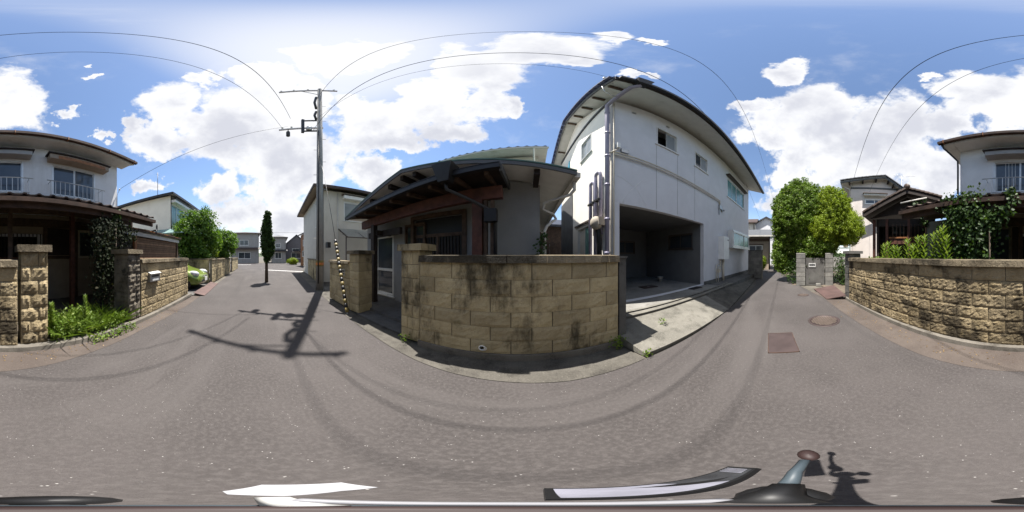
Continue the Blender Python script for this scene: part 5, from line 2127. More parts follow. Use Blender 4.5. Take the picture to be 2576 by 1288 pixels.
ga, gb = ft(797, 870), ft(1097, 870)
pillar('gate_pillar', 'grey block pillar under the dark green evergreen, beside the lane', FT.p(ga[0], -.2, 0), rzT, .44, .40, 0, 7, .222, 'block_grey', 'concrete', .04, .0, 0.0, False, group='grey pillars under the evergreens', seed=6)
pillar('gate_pillar', 'grey block pillar under the yellow-green evergreen, next to the spiky plant', FT.p(gb[0], -.2, 0), rzT, .38, .40, 0, 7, .222, 'block_grey', 'concrete', .04, .0, 0.0, False, group='grey pillars under the evergreens', seed=7)
sl = thing('mailbox_slab', 'grey concrete slab wall with a letter slot between two block pillars', 'wall', FT.p((ga[0] + gb[0]) / 2, -.2, 0))
s0, s1 = ga[0] + .24, gb[0] - .22
k = MB()
k.fbox(FT, s0, s1, -.28, -.14, 0, ft(900, 922)[1])
k.build('slab', M['concrete_dark'], sl)
a, b_ = ft(880, 978), ft(955, 1020)
k = MB()
k.fbox(FT, a[0], b_[0], -.138, -.10, b_[1], a[1])
mb_ = k.build('letter_box', M['alu'], sl)
k = MB()
k.fbox(FT, a[0] + .03, b_[0] - .03, -.10, -.09, a[1] - .11, a[1] - .05)
k.build('slot', M['gutter_black'], mb_)
k = MB()
k.fbox(FT, a[0], b_[0], -.139, -.125, .12, b_[1] - .06)
k.build('panel', M['concrete_dark'], sl)
k = MB()
k.fbox(FT, s0 + .5, s0 + .72, -.12, .08, 0, .10)
k.build('step', M['concrete'], sl)

# steel ramp plate over the gutter at the side lane and red apron at the driveway
k = MB()
P = [Vector((4.66, -2.42, .16)), Vector((6.9, -2.95, .10)), Vector((6.75, -1.95, .02)), Vector((4.95, -1.86, .03))]
k.slab(P, .02)
st = k.build('ramp_plate', M['steel_brown'], None, None, 'brown chequered steel ramp plate leaning on the kerb by the grey pillar', 'ramp')
k = MB()
P = [Vector((-5.44, -2.20, .11)), Vector((-5.5, -1.80, .02)), Vector((-8.2, -1.95, .02)), Vector((-8.1, -2.30, .11))]
k.slab(P, .02)
k.build('ramp_plate', M['steel_brown'], None, None, 'reddish steel ramp plate at the mouth of the green car driveway', 'ramp')

# shaded side wall of the driveway and long wall under the trees
dw = thing('block_wall', 'shaded grey block wall along the far side of the car driveway', 'wall', (-8.3, -4, 0))
block_wall(dw, (-8.30, -6.3), (-8.30, -2.45), 0, 6, .21, .42, TAN, .05, rand=random.Random(5))
lw = thing('block_wall', 'weathered tan block wall along the road under the leafy trees', 'wall', (-13, -2.35, 0))
block_wall(lw, (-8.28, -2.35), (-14.5, -2.35), 0, 6, .205, .42, TAN, .07, rand=random.Random(6))
lw2 = thing('block_wall', 'far end of the roadside wall near the cross street', 'wall', (-16, -2.6, 0))
block_wall(lw2, (-14.9, -2.25), (-19.2, -2.2), 0, 6, .2, .84, TAN, .07, rand=random.Random(8))

# ------------------------------------------------------------------ plants
rng = np.random.default_rng(11)


def leaves(P, D, size, aspect=.55, spread=.9, g=rng):
    """P (N,3) places, D (N,3) outward directions, size (N,): diamond leaves tilted about their outward direction"""
    n = len(P)
    D = D / np.maximum(np.linalg.norm(D, axis=1, keepdims=True), 1e-6)
    nrm = D + g.normal(0, spread, (n, 3))
    nrm /= np.linalg.norm(nrm, axis=1, keepdims=True)
    t = g.normal(0, 1, (n, 3))
    t -= (t * nrm).sum(1, keepdims=True) * nrm
    t /= np.linalg.norm(t, axis=1, keepdims=True)
    b = np.cross(nrm, t)
    s = size[:, None]
    A = np.stack([P - t * s * .5, P + b * s * .5 * aspect + nrm * s * .06, P + t * s * .5, P - b * s * .5 * aspect + nrm * s * .06], 1)
    return A


def sphere_dirs(n, g=rng):
    d = g.normal(0, 1, (n, 3))
    return d / np.linalg.norm(d, axis=1, keepdims=True)


def crown(c, r, n_clump, per, rc, size, g=rng, lump=.16, inner=.25, zlo=-1.0, spread=.9, freq=2.3):
    """clumps on an uneven ellipsoid, leaves on the clumps, and loose leaves inside"""
    c, r = np.array(c, float), np.array(r, float)
    d = sphere_dirs(n_clump * 2, g)
    d = d[d[:, 2] > zlo][:n_clump]
    k = np.array([1 + lump * mnoise.noise(Vector((x * freq + c[0], y * freq + c[1], z * freq))) for x, y, z in d])
    cc = c + d * r * k[:, None] * g.uniform(.80, 1.0, (len(d), 1))
    m = len(cc)
    ld = sphere_dirs(m * per, g)
    base = np.repeat(cc, per, 0)
    out = np.repeat(d, per, 0)
    rr = g.uniform(.55, 1.0, (m * per, 1)) * np.repeat(g.uniform(.6, 1.25, (m, 1)), per, 0) * rc
    P = base + ld * rr
    A = leaves(P, ld * .6 + out * .8 + np.array([0, 0, .35]), g.uniform(.7, 1.3, m * per) * size, .6, spread, g)
    ni = int(m * per * inner)
    d2 = sphere_dirs(ni, g)
    d2 = d2[d2[:, 2] > zlo]
    P2 = c + d2 * r * g.uniform(.45, .92, (len(d2), 1))
    A2 = leaves(P2, d2, g.uniform(.8, 1.5, len(d2)) * size * 1.3, .7, 1.0, g)
    return np.concatenate([A, A2])


def trunk(mb, base, top, r, branches, seed=0):
    q = random.Random(seed)
    base, top = Vector(base), Vector(top)
    mid = base.lerp(top, .5) + Vector((q.uniform(-.1, .1), q.uniform(-.1, .1), 0))
    mb.tube([base, mid, top], [r, r * .8, r * .55], 9)
    for (d, l) in branches:
        st = base.lerp(top, q.uniform(.55, .98))
        e = st + Vector(d) * l
        mb.tube([st, st.lerp(e, .5) + Vector((0, 0, .06)), e], [r * .45, r * .3, r * .1], 6)


def tree(name, label, base, parts, mat, r=.09, group=None, seed=0, cat='tree', top=None):
    t = thing(name, label, cat, base, group)
    b = MB()
    base = Vector(base)
    for (c, rad, nc, per, rc, size, lump, inner, zlo) in parts:
        b.quads(crown(c, rad, nc, per, rc, size, np.random.default_rng(seed + 3), lump, inner, zlo))
    b.build('crown', M[mat], t)
    q = random.Random(seed)
    k = MB()
    c0 = Vector(parts[0][0])
    tp = Vector((c0.x, c0.y, c0.z)) if top is None else Vector(top)
    trunk(k, base, tp, r, [((q.uniform(-1, 1), q.uniform(-1, 1), q.uniform(.3, .9)), q.uniform(.5, 1.1) * parts[0][1][0]) for _ in range(7)], seed)
    k.build('trunk', M['bark'], t)
    return t


# the two trimmed evergreens by the mailbox slab
c1 = az(101.3, 9.3)
tree('trimmed_evergreen', 'dense dark green dome-trimmed evergreen beside the lane, behind the mailbox slab', (c1.x, c1.y, 0),
     [((c1.x, c1.y, 3.9), (1.68, 1.68, 2.12), 1100, 78, .11, .060, .15, .7, -1.0),
      ((c1.x + .2, c1.y + .8, 2.4), (.80, .75, 2.2), 220, 55, .19, .085, .12, .6, -1.0),
      ((c1.x - .2, c1.y - .5, 2.1), (1.3, 1.2, 1.0), 160, 50, .24, .09, .15, .7, -1.0),
      ((az(108.5, 8.75).x, az(108.5, 8.75).y, 1.95), (.95, .95, .75), 170, 50, .2, .07, .12, .9, -1.0)], 'leaf_dome', .14, None, 5)  # added lump of darker leaves stands in for shade and undergrowth here
c2 = az(112.2, 8.9)
tree('trimmed_evergreen', 'bright yellow-green lumpy evergreen in front of the pink-white house', (c2.x, c2.y, 0),
     [((c2.x, c2.y, 3.62), (1.25, 1.25, 1.84), 850, 80, .10, .052, .15, .6, -1.0),
      ((az(118.6, 8.7).x, az(118.6, 8.7).y, 2.95), (.82, .82, 1.0), 240, 60, .14, .052, .11, .6, -1.0),
      ((az(109.5, 8.3).x, az(109.5, 8.3).y, 2.85), (.75, .75, .85), 200, 60, .14, .052, .11, .6, -1.0)], 'leaf_juniper', .12, None, 9)
# spiky dark undergrowth below them
ug = MB()
for i in range(30):
    p = az(rnd.uniform(98, 116.5), rnd.uniform(8.3, 9.0), 0)
    hh = rnd.uniform(.9, 1.7)
    n = 60
    z = rng.uniform(.1, hh, n)
    P = np.array([p.x, p.y, 0]) + np.c_[rng.normal(0, .14, n), rng.normal(0, .14, n), z]
    ug.quads(leaves(P, np.c_[rng.normal(0, 1, (n, 2)), np.full(n, .6)], rng.uniform(.12, .26, n), .25, .6))
ug.build('undergrowth', M['leaf_column'], None, 'stuff', 'dark spiky undergrowth behind the mailbox slab under the evergreens', 'undergrowth')
pc = az(116.2, 8.0)
sp = thing('spiky_plant', 'small dark plant with stiff pointed leaves at the foot of a grey pillar', 'plant', pc)
k = MB()
n = 150
z = rng.uniform(.05, 1.25, n)
P = np.array([pc.x, pc.y, 0]) + np.c_[rng.normal(0, .10, n), rng.normal(0, .10, n), z]
k.quads(leaves(P, np.c_[rng.normal(0, 1, (n, 2)), np.full(n, .5)], rng.uniform(.14, .30, n), .22, .5))
k.build('leaves', M['leaf_column'], sp)
k = MB()
k.tube([pc, pc + Vector((.02, .03, 1.1))], .02, 6)
k.build('stem', M['stem'], sp)

# leafy trees by the driveway, on the left
ta = az(-110.5, 10.2)
tree('leafy_tree', 'tall bright leafy tree beside the white house with the teal ridge', (ta.x, ta.y - .2, 0),
     [((ta.x, ta.y, 2.75), (1.35, 1.35, 1.65), 190, 46, .30, .14, .30, .30, -1.0),
      ((az(-114.4, 9.3).x, az(-114.4, 9.3).y, 2.35), (.65, .65, 1.1), 60, 38, .25, .13, .3, .3, -1.0),
      ((ta.x + .5, ta.y + .3, 1.5), (.8, .7, .5), 50, 40, .25, .13, .3, .3, -1.0)], 'leaf_tree', .10, None, 21)
tb = az(-101.3, 13.6)
tree('leafy_tree', 'second lower leafy tree leaning over the roadside wall, farther down the road', (tb.x, tb.y - .2, 0),
     [((tb.x, tb.y, 2.55), (1.15, 1.15, 1.15), 130, 42, .28, .14, .28, .3, -1.0),
      ((tb.x + .7, tb.y - .1, 1.75), (.6, .6, .55), 50, 36, .22, .12, .28, .3, -1.0)], 'leaf_tree', .09, None, 31)
tcn = az(-105.2, 11.8)
tree('round_shrub', 'small round yellow-green shrub peeping over the roadside wall between the two trees', (tcn.x, tcn.y, 0),
     [((tcn.x, tcn.y, 1.75), (.45, .45, .42), 60, 40, .12, .07, .15, .3, -1.0)], 'leaf_juniper', .04, None, 41, 'shrub')
# columnar shrub at the roadside
tc_ = az(-86.3, 8.9)
tree('columnar_shrub', 'narrow dark columnar shrub standing alone at the roadside before the cross street', (tc_.x, tc_.y, 0),
     [((tc_.x, tc_.y, 2.3), (.20, .26, 1.25), 170, 46, .13, .09, .3, .8, -1.0),
      ((tc_.x, tc_.y + .05, 3.3), (.12, .15, .70), 50, 36, .13, .09, .35, .5, -1.0),
      ((tc_.x + .05, tc_.y + .18, 1.9), (.16, .2, .6), 50, 36, .14, .10, .3, .6, -1.0)], 'leaf_column', .10, None, 51, 'shrub')


def stalk(t, p, h, n, ls, mat, w=.22, name='leaf_whorl', g=rng, lean=(0, 0)):
    p = Vector(p)
    z = np.linspace(.12, 1, n)
    ang = np.arange(n) * 2.4
    up = .55
    L = ls * (1.15 - .55 * z)
    d = np.c_[np.cos(ang), np.sin(ang), np.full(n, up) + z * .5]
    d /= np.linalg.norm(d, axis=1, keepdims=True)
    P = np.array(p) + np.c_[lean[0] * z, lean[1] * z, z * h] + d * L[:, None] * .5
    side = np.cross(d, np.array([0, 0, 1.0]))
    side /= np.linalg.norm(side, axis=1, keepdims=True)
    A = np.stack([P - d * L[:, None] * .5, P + side * (L * w * .5)[:, None], P + d * L[:, None] * .5 - np.array([0, 0, 1]) * (L * .12)[:, None], P - side * (L * w * .5)[:, None]], 1)
    b = MB()
    b.quads(A)
    b.build('leaves', M[mat], t)
    k = MB()
    k.tube([p, p + Vector((lean[0] * .5, lean[1] * .5, h * .5)), p + Vector((lean[0], lean[1], h))], [.012, .010, .004], 5)
    k.build('stem', M['stem'], t)


# tall leafy stalks behind the rock-faced wall: (px, top py) in angle counts, depth behind wall
tops = [(2222, 620, .35, 'short pale leafy stalk beside the grey pillar behind the rock-faced wall'),
        (2236, 614, .5, 'leafy stalk third from the pillar end behind the rock-faced wall'),
        (2247, 624, .35, 'low leafy stalk beside the pale trio behind the rock-faced wall'),
        (2262, 628, .4, 'small pale tuft standing alone between leafy stalks behind the rock-faced wall'),
        (2288, 608, .45, 'bright leafy stalk below the red boards behind the rock-faced wall'),
        (2296, 622, .35, 'low leafy stalk in front of the red boards behind the wall'),
        (2312, 600, .5, 'tall leafy stalk in front of the railings behind the rock-faced wall'),
        (2326, 598, .45, 'tall leafy stalk at the far end of the red boards behind the wall'),
        (2350, 592, .45, 'leafy stalk before the grey wall corner, between red boards and the tallest one'),
        (2360, 584, .40, 'broad leafy stalk in front of the grey wall, close to the vine'),
        (2371, 577, .45, 'tallest leafy stalk beside the climbing vine behind the rock-faced wall'),
        (2382, 600, .35, 'leafy stalk half hidden by the climbing vine')]
for (x, y, o, lab) in tops:
    p = vp(x, y, 177, 2.42 + o)
    t = thing('leafy_stalk', lab, 'plant', (p.x, p.y, .03), 'leafy stalks behind the rock-faced wall')
    stalk(t, (p.x, p.y, .03), p.z - .03, 105, .27, 'leaf_stalk', .28, lean=(rnd.uniform(-.06, .06), rnd.uniform(-.05, .05)))
gc = MB()
n = 2600
P = np.c_[rng.uniform(.9, 4.2, n), rng.uniform(-3.3, -2.55, n), rng.uniform(.1, 1.0, n) ** .7 * 1.42]
P[:, 1] += -.054 * P[:, 0]
gc.quads(leaves(P, np.c_[rng.normal(0, .6, (n, 2)), np.full(n, 1.0)], rng.uniform(.05, .13, n), .45, .7))
gc.build('undergrowth', M['leaf_weed'], None, 'stuff', 'low green growth filling the bed behind the rock-faced wall', 'undergrowth')


def climb(name, label, spots, mat, size, n_each, cat='vine', rr=.16, seed=3, out=(0, 1, .2)):
    g = np.random.default_rng(seed)
    t = thing(name, label, cat, (spots[0][0], spots[0][1], .03))
    A, st = [], MB()
    for (x, y, z, r, k) in spots:
        n = int(n_each * k)
        P = np.array([x, y, z]) + g.normal(0, 1, (n, 3)) * np.array([r, r * .45, r]) * .55
        A.append(leaves(P, np.tile(np.array(out, float), (n, 1)), g.uniform(.6, 1.25, n) * size, .75, .55, g))
    b = MB()
    b.quads(np.concatenate(A))
    b.build('leaves', M[mat], t)
    pts = [Vector(s[:3]) for s in spots]
    for a, c in zip(pts, pts[1:]):
        if (a - c).length < 1.2:
            st.tube([a, a.lerp(c, .5) + Vector((g.uniform(-.08, .08), -.03, g.uniform(-.08, .08))), c], .009, 5)
    st.tube([(spots[0][0], spots[0][1], .03), pts[0]], .016, 5)
    st.build('stem', M['bark'], t)
    return t


# vine on the old house, right of the leafy stalks; positions from the picture at an upright plane
def vpl(x, y, d=3.0):
    p = vp(x, y, 180, d)
    return (p.x, p.y, p.z)


sv = []
for (x, y, r, k) in [(2460, 640, .30, 1.2), (2440, 610, .34, 1.6), (2470, 600, .30, 1.3), (2425, 580, .34, 1.7), (2455, 565, .36, 1.8), (2400, 560, .26, 1.0), (2420, 545, .30, 1.3), (2440, 530, .34, 1.6), (2410, 522, .26, 1.2), (2390, 512, .20, .7), (2450, 508, .22, .9), (2378, 522, .14, .4), (2475, 575, .20, .8), (2492, 560, .14, .4), (2465, 625, .24, .9), (2420, 630, .24, .9)]:
    q = vpl(x, y, 2.95)
    sv.append((q[0], q[1], q[2], r, k))
climb('climbing_vine', 'dense green vine hanging over the old house front beside the leafy stalks', sv, 'leaf_vine', .075, 190, seed=4)
sv = []
for (x, y, r, k) in [(2490, 562, .13, .8), (2500, 548, .15, 1), (2512, 542, .16, 1.2), (2522, 538, .14, 1), (2534, 528, .12, .7), (2546, 505, .10, .5), (2542, 492, .08, .4), (2538, 482, .07, .3), (2550, 478, .06, .2)]:
    q = vpl(x, y, 2.85)
    sv.append((q[0], q[1], q[2], r, k))
climb('creeper_shoot', 'thin pale creeper shoot reaching up over the rusty eave of the old house', sv, 'leaf_vine', .085, 60, seed=6)
sv = []
for (x, y, r, k) in [(2330, 560, .16, .8), (2322, 540, .16, .9), (2316, 528, .14, .7), (2308, 520, .12, .5), (2300, 512, .10, .4), (2318, 503, .12, .6)]:
    q = vp(x, y, 140, 5.2)
    sv.append((q.x, q.y, q.z, r, k))
climb('creeper_shoot', 'small creeper clump on the gutter of the dark entrance wing', sv, 'leaf_vine', .10, 60, seed=8, out=(-.6, .7, .2))
sv = []
for (x, y, r, k) in [(262, 740, .22, 1.2), (258, 700, .24, 1.4), (266, 665, .26, 1.5), (255, 630, .26, 1.4), (250, 600, .24, 1.2), (262, 585, .26, 1.2), (285, 590, .26, 1.3), (310, 592, .24, 1.1), (300, 570, .20, .8), (300, 640, .18, .9), (302, 690, .16, .8), (280, 770, .2, .9), (275, 560, .18, .7), (250, 565, .16, .6), (330, 590, .18, .7), (280, 620, .22, .9), (285, 665, .22, 1.0), (290, 710, .22, 1.0)]:
    q = vpl(x, y, 2.95)
    sv.append((q[0], q[1], q[2], r, k))
climb('ivy_curtain', 'dark tangled ivy hanging beside the blackened pillar of the weedy gateway', sv, 'leaf_ivy', .075, 170, 'ivy', seed=9)
sv = []
for (x, y, r, k) in [(292, 556, .10, .5), (294, 546, .10, .8), (290, 538, .09, .7), (298, 534, .07, .5)]:
    q = vpl(x, y, 2.95)
    sv.append((q[0], q[1], q[2], r, k))
climb('creeper_shoot', 'pale green creeper sprig on the rusty tiled eave above the blackened pillar', sv, 'leaf_vine', .09, 45, seed=12)
q = vp(1362, 610, 6, 3.1)
climb('creeper_shoot', 'small dark creeper at the foot of the pale bent downpipe', [(q.x, q.y, q.z - .2, .10, .7), (q.x, q.y, q.z, .10, .7), (q.x + .03, q.y, q.z + .15, .07, .4)], 'leaf_vine', .06, 60, seed=14, out=(0, -1, .2))

# weeds in the open gateway
wd = MB()
n = 3600
x = rng.uniform(-2.22, -.72, n)
P = np.c_[x, rng.uniform(-2.85, -2.20, n), np.zeros(n)]
hmax = .14 + .22 * np.array([abs(mnoise.noise(Vector((a * 2.6, b * 2.6, 1.3)))) * 1.8 for a, b in P[:, :2]])
P[:, 2] = .08 + rng.uniform(0, 1, n) ** .7 * hmax * np.where(x < -1.9, .75, 1.15)
wd.quads(leaves(P, np.c_[rng.normal(0, .7, (n, 2)), np.full(n, 1.0)], rng.uniform(.03, .085, n), .55, .7))
n = 500
P = np.c_[rng.uniform(-2.3, -1.3, n), rng.uniform(-2.22, -2.0, n), rng.uniform(.01, .12, n)]
P = P[(rng.uniform(0, 1, len(P)) < .7)]
wd.quads(leaves(P, np.c_[rng.normal(0, .7, (len(P), 2)), np.full(len(P), 1.0)], rng.uniform(.03, .06, len(P)), .6, .6))
wd.build('weeds', M['leaf_weed'], None, 'stuff', 'bright green weeds filling the gateway between two rock-faced pillars', 'weeds')
gr = MB()
n = 420
p0 = np.c_[rng.uniform(-2.1, -.75, n), rng.uniform(-2.7, -2.25, n), np.full(n, .08)]
d = np.c_[rng.normal(0, .25, (n, 2)), rng.uniform(.25, .5, n)]
sd_ = np.c_[rng.normal(0, 1, (n, 2)), np.zeros(n)] * .006
gr.quads(np.stack([p0 - sd_, p0 + sd_, p0 + d * .6 + sd_ * .7, p0 + d + np.array([0, 0, -.05])], 1))
gr.build('grass', M['leaf_weed'], None, 'stuff', 'thin grass blades among the gateway weeds', 'grass')
for (x, y, zt, ls, lab) in ((214, 745, .30, .075, 'tall narrow weed spike in the middle of the gateway weeds'), (130, 765, .28, .085, 'weed stalk hugging the sunlit pillar of the gateway')):
    p = vp(x, y, 180, 2.45)
    t = thing('weed_stalk', lab, 'weed', (p.x, p.y, .08))
    stalk(t, (p.x, p.y, .08), p.z - .08, 110, ls * 1.5, 'leaf_weed', .32)
# small weeds at the foot of the wall end and along the kerb
for (c, n, s, lab) in (((1.36, 1.80), 130, .12, 'small green weed tuft at the right foot of the stained wall'), ((1.50, 1.37), 40, .06, 'tiny weed at the front corner of the concrete ramp'), ((2.3, 1.75), 30, .07, 'tiny weed growing in the joint of the concrete ramp'), ((-1.5, 1.95), 40, .09, 'small weeds at the foot of the tan gate pillar')):
    k = MB()
    zb = .16 if c[0] > 2 else .01
    P = np.c_[rng.normal(c[0], s * .5, n), rng.normal(c[1], s * .4, n), zb + rng.uniform(.01, s * 1.9, n)]
    k.quads(leaves(P, np.c_[rng.normal(0, .6, (n, 2)), np.full(n, 1.0)], rng.uniform(.025, .05, n), .6, .7))
    k.build('weed_tuft', M['leaf_weed'], None, 'stuff', lab, 'weed')
# fallen leaves and grit along the south kerb
k = MB()
n = 420
xs = rng.uniform(-4.5, 4.8, n)
P = np.c_[xs, -2.10 + np.abs(rng.normal(0, .16, n)) - .02 * np.abs(xs), np.full(n, .012)]
k.quads(leaves(P, np.tile(np.array([0, 0, 1.0]), (n, 1)), rng.uniform(.008, .03, n), .7, .25))
k.build('fallen_leaves', M['leaf_dry'], None, 'stuff', 'dry leaf litter scattered along the southern kerb', 'leaf litter')

rb_ = az(-77.2, 27)
tree('roadside_bush', 'low bright bush beside the cross street in front of the grey-brown gabled house', (rb_.x, rb_.y, 0), [((rb_.x, rb_.y, .55), (.6, .9, .55), 70, 30, .2, .12, .2, .4, -1.0)], 'leaf_juniper', .04, None, 71, 'shrub')

# ------------------------------------------------------------------ utility pole and wires
PB = Vector((-6.38, 2.63, 0))
po = thing('utility_pole', 'tall grey concrete utility pole with two crossarms beside the cream corner house', 'utility pole', PB)
k = MB()
k.tube([PB + Vector((0, 0, -.05)), PB + Vector((0, 0, 4)), PB + Vector((0, 0, 12.75))], [.165, .145, .095], 16)
k.build('pole', M['pole'], po)
k = MB()
k.lathe(PB + Vector((0, 0, 1.02)), [(.168, 0), (.170, .01), (.170, .24), (.168, .25)], 18)
k.build('warning_band', M['yellow'], po)
k = MB()
k.lathe(PB + Vector((0, 0, 1.08)), [(.172, 0), (.173, .01), (.173, .08), (.172, .09)], 18)
k.build('red_stripe', M['red_band'], po)
ad = Vector((-.36, -.93, 0)).normalized()
k = MB()
k.beam(PB + ad * 1.75 + Vector((0, 0, 12.55)), PB - ad * .75 + Vector((0, 0, 12.55)), .08, .09)
k.beam(PB + ad * .8 + Vector((0, 0, 12.5)), PB + Vector((0, 0, 11.9)), .03, .04)
top_arm = k.build('crossarm', M['steel'], po)
k = MB()
k.beam(PB + ad * 1.75 + Vector((0, 0, 8.35)), PB - ad * .15 + Vector((0, 0, 8.35)), .07, .08)
low_arm = k.build('crossarm', M['steel'], po)
k = MB()
k.lathe((0, 0, 0), [(.035, 0), (.05, .05), (.03, .08), (.05, .12), (.02, .18)], 10)
me = bpy.data.meshes.new('insulator')
me.from_pydata(k.v, [], k.f)
me.materials.append(M['curtain'])
for f in (1.65, 1.1, .5, -.6):
    inst('insulator', me, top_arm, PB + ad * f + Vector((0, 0, 12.60)))
for f in (1.6, 1.2):
    inst('insulator', me, low_arm, PB + ad * f + Vector((0, 0, 8.39)))
k = MB()
k.beam(PB + ad * .12 + Vector((0, 0, 9.0)), PB + ad * .75 + Vector((0, 0, 9.0)), .06, .07)
k.beam(PB + ad * .12 + Vector((0, 0, 8.1)), PB + ad * .75 + Vector((0, 0, 8.1)), .06, .07)
k.beam(PB + ad * .72 + Vector((0, 0, 8.0)), PB + ad * .72 + Vector((0, 0, 9.1)), .12, .12)
k.build('bracket_frame', M['gutter_black'], po)
k = MB()
q = PB + ad * .45
k.lathe(q + Vector((0, 0, 8.14)), [(.02, 0), (.13, .02), (.13, .26), (.02, .28)], 12)
k.build('transformer_can', M['steel'], po)
k = MB()
q = PB + ad * 1.35
k.lathe(q + Vector((0, 0, 7.75)), [(.03, 0), (.09, .05), (.09, .35), (.03, .45)], 10)
k.tube([q + Vector((0, 0, 8.2)), q + Vector((0, 0, 8.35))], .02, 6)
k.build('cable_joint', M['gutter_black'], po)
k = MB()
for z0, z1 in ((10.2, 11.6), (9.1, 9.9)):
    k.tube([PB + ad * .15 + Vector((0, 0, z0)), PB + ad * .22 + Vector((0, 0, (z0 + z1) / 2)), PB + ad * .15 + Vector((0, 0, z1))], .06, 8)
k.tube([PB + Vector((.13, -.12, .3)), PB + Vector((.12, -.11, 8.0))], .028, 7)
k.build('riser_cable', M['gutter_black'], po)
st = MB()
st.tube([(0, 0, 0), tuple(ad * .26)], .012, 5)
me = bpy.data.meshes.new('step_bolt')
me.from_pydata(st.v, [], st.f)
me.materials.append(M['steel'])
for i in range(12):
    o = inst('step_bolt', me, po, PB + Vector((0, 0, 2.2 + i * .75)) - (ad * .26 if i % 2 else Vector((0, 0, 0))))


def wire(label, p0, p1, sag, r=.009, n=26):
    p0, p1 = Vector(p0), Vector(p1)
    k = MB()
    pts = []
    for i in range(n + 1):
        f = i / n
        q = p0.lerp(p1, f)
        q.z -= sag * 4 * f * (1 - f)
        pts.append(q)
    k.tube(pts, r, 6)
    return k.build('wire', M['wire'], None, None, label, 'wire', 'overhead wires')


wb = FW.p(-.36, .76, 7.08)
wire('overhead wire running from the pole to the bracket on the white house corner', PB + Vector((-.1, -.25, 8.9)), wb, .30, .005)
wire('thick overhead cable along the road high above the white house side', PB + Vector((-.1, -.1, 11.4)), (26, -.9, 10.6), .7, .008, 60)
wire('lower overhead cable along the lane, passing in front of the white house eave', PB + Vector((0, -.35, 7.9)), (26, 1.0, 6.8), .30, .009, 60)
ph_ = FP.p(pp(150, 200)[0], .1, pp(150, 200)[1])
wire('heavier service wire from the pole to the pink-white house', PB + ad * 1.25 + Vector((0, 0, 9.3)), ph_, .35, .009, 40)
wire('thinner service wire from the pole over the old house side to the pink-white house', PB + ad * 1.6 + Vector((0, 0, 8.45)), FP.p(pp(330, 210)[0], .2, pp(330, 210)[1]), .15, .007, 40)
e_ = FS.p(-4.40, .12, 4.3)
wire('wire sloping from the pole down to the left wall of the old house', PB + ad * 1.2 + Vector((0, 0, 8.6)), e_, .25, .007)
wire('distant level cable across the far street', (-30, -14, 6.2), (-30, 12, 6.0), .25, .02)
k = MB()
k.tube([e_, e_ + Vector((.04, -.1, -.25)), e_ + Vector((.04, -.1, -1.3))], .012, 5)
k.lathe(e_ + Vector((0, 0, -.05)), [(.02, 0), (.04, .03), (.02, .08)], 8)
k.build('cable_anchor', M['curtain'], oh)

# guy wire with its striped guard
g0, g1 = Vector((-3.27, 2.06, 0)), PB + Vector((.12, -.05, 6.2))
gy = thing('guy_wire', 'slanting guy wire in a yellow and black striped guard, pinned at the road edge', 'guy wire', g0)
dd = (g1 - g0).normalized()
k = MB()
k.tube([g0 + dd * .0, g1], .008, 6)
k.build('wire', M['wire'], gy)
for i in range(18):
    k = MB()
    k.tube([g0 + dd * (.06 + i * .115), g0 + dd * (.06 + i * .115 + .115)], .045, 10)
    k.build('guard_band', M['yellow'] if i % 2 == 0 else M['black'], gy)
k = MB()
k.tube([g0 + Vector((0, 0, -.05)), g0 + dd * .07], .02, 7)
k.build('anchor_rod', M['steel'], gy)

# ------------------------------------------------------------------ green car in the driveway
CX, CY = -6.90, -2.22        # nose line
car = thing('parked_car', 'lime green rounded hatchback parked nose-out in the driveway', 'car', (CX, CY - 1.85, 0))


def car_body():
    L, W2 = 3.72, .825
    st = [  # y back from the nose, half width, z bottom, z side, z top, top half width
        (0.00, .55, .32, .46, .58, .40), (.06, .68, .24, .50, .66, .52), (.18, .76, .20, .56, .73, .60), (.40, .81, .19, .64, .82, .66), (.70, .825, .18, .72, .90, .68), (.95, .825, .18, .78, .96, .69),
        (1.15, .825, .18, .80, 1.10, .68), (1.50, .825, .18, .82, 1.38, .62), (1.80, .825, .18, .84, 1.48, .58), (2.30, .825, .18, .86, 1.52, .57), (2.90, .82, .18, .88, 1.48, .57), (3.35, .80, .22, .90, 1.34, .58), (3.60, .76, .26, .84, 1.05, .60), (3.72, .66, .32, .72, .85, .52)]
    b = MB()
    n = 15
    for (y, w, zb, zs, zt, wt_) in st:
        prof = [(-w * .86, zb), (-w * .98, zb + .08), (-w, zb + (zs - zb) * .55), (-w * .985, zs), (-(w * .35 + wt_ * .65), zs + (zt - zs) * .45), (-wt_, zs + (zt - zs) * .80), (-wt_ * .62, zt - .012)]
        prof = prof + [(0, zt)] + [(-x, z) for x, z in reversed(prof)]
        for x, z in prof:
            b.v.append((CX + x, CY - y, z))
    m = len(st)
    for i in range(m - 1):
        for j in range(n - 1):
            b.f.append((i * n + j, i * n + j + 1, (i + 1) * n + j + 1, (i + 1) * n + j))
            b.sm.append(True)
        b.f.append((i * n + n - 1, i * n, (i + 1) * n, (i + 1) * n + n - 1))
        b.sm.append(False)
    b.f.append(tuple(range(n - 1, -1, -1)))
    b.f.append(tuple((m - 1) * n + j for j in range(n)))
    b.sm += [False, False]
    return b.build('body', M['car_green'], car)


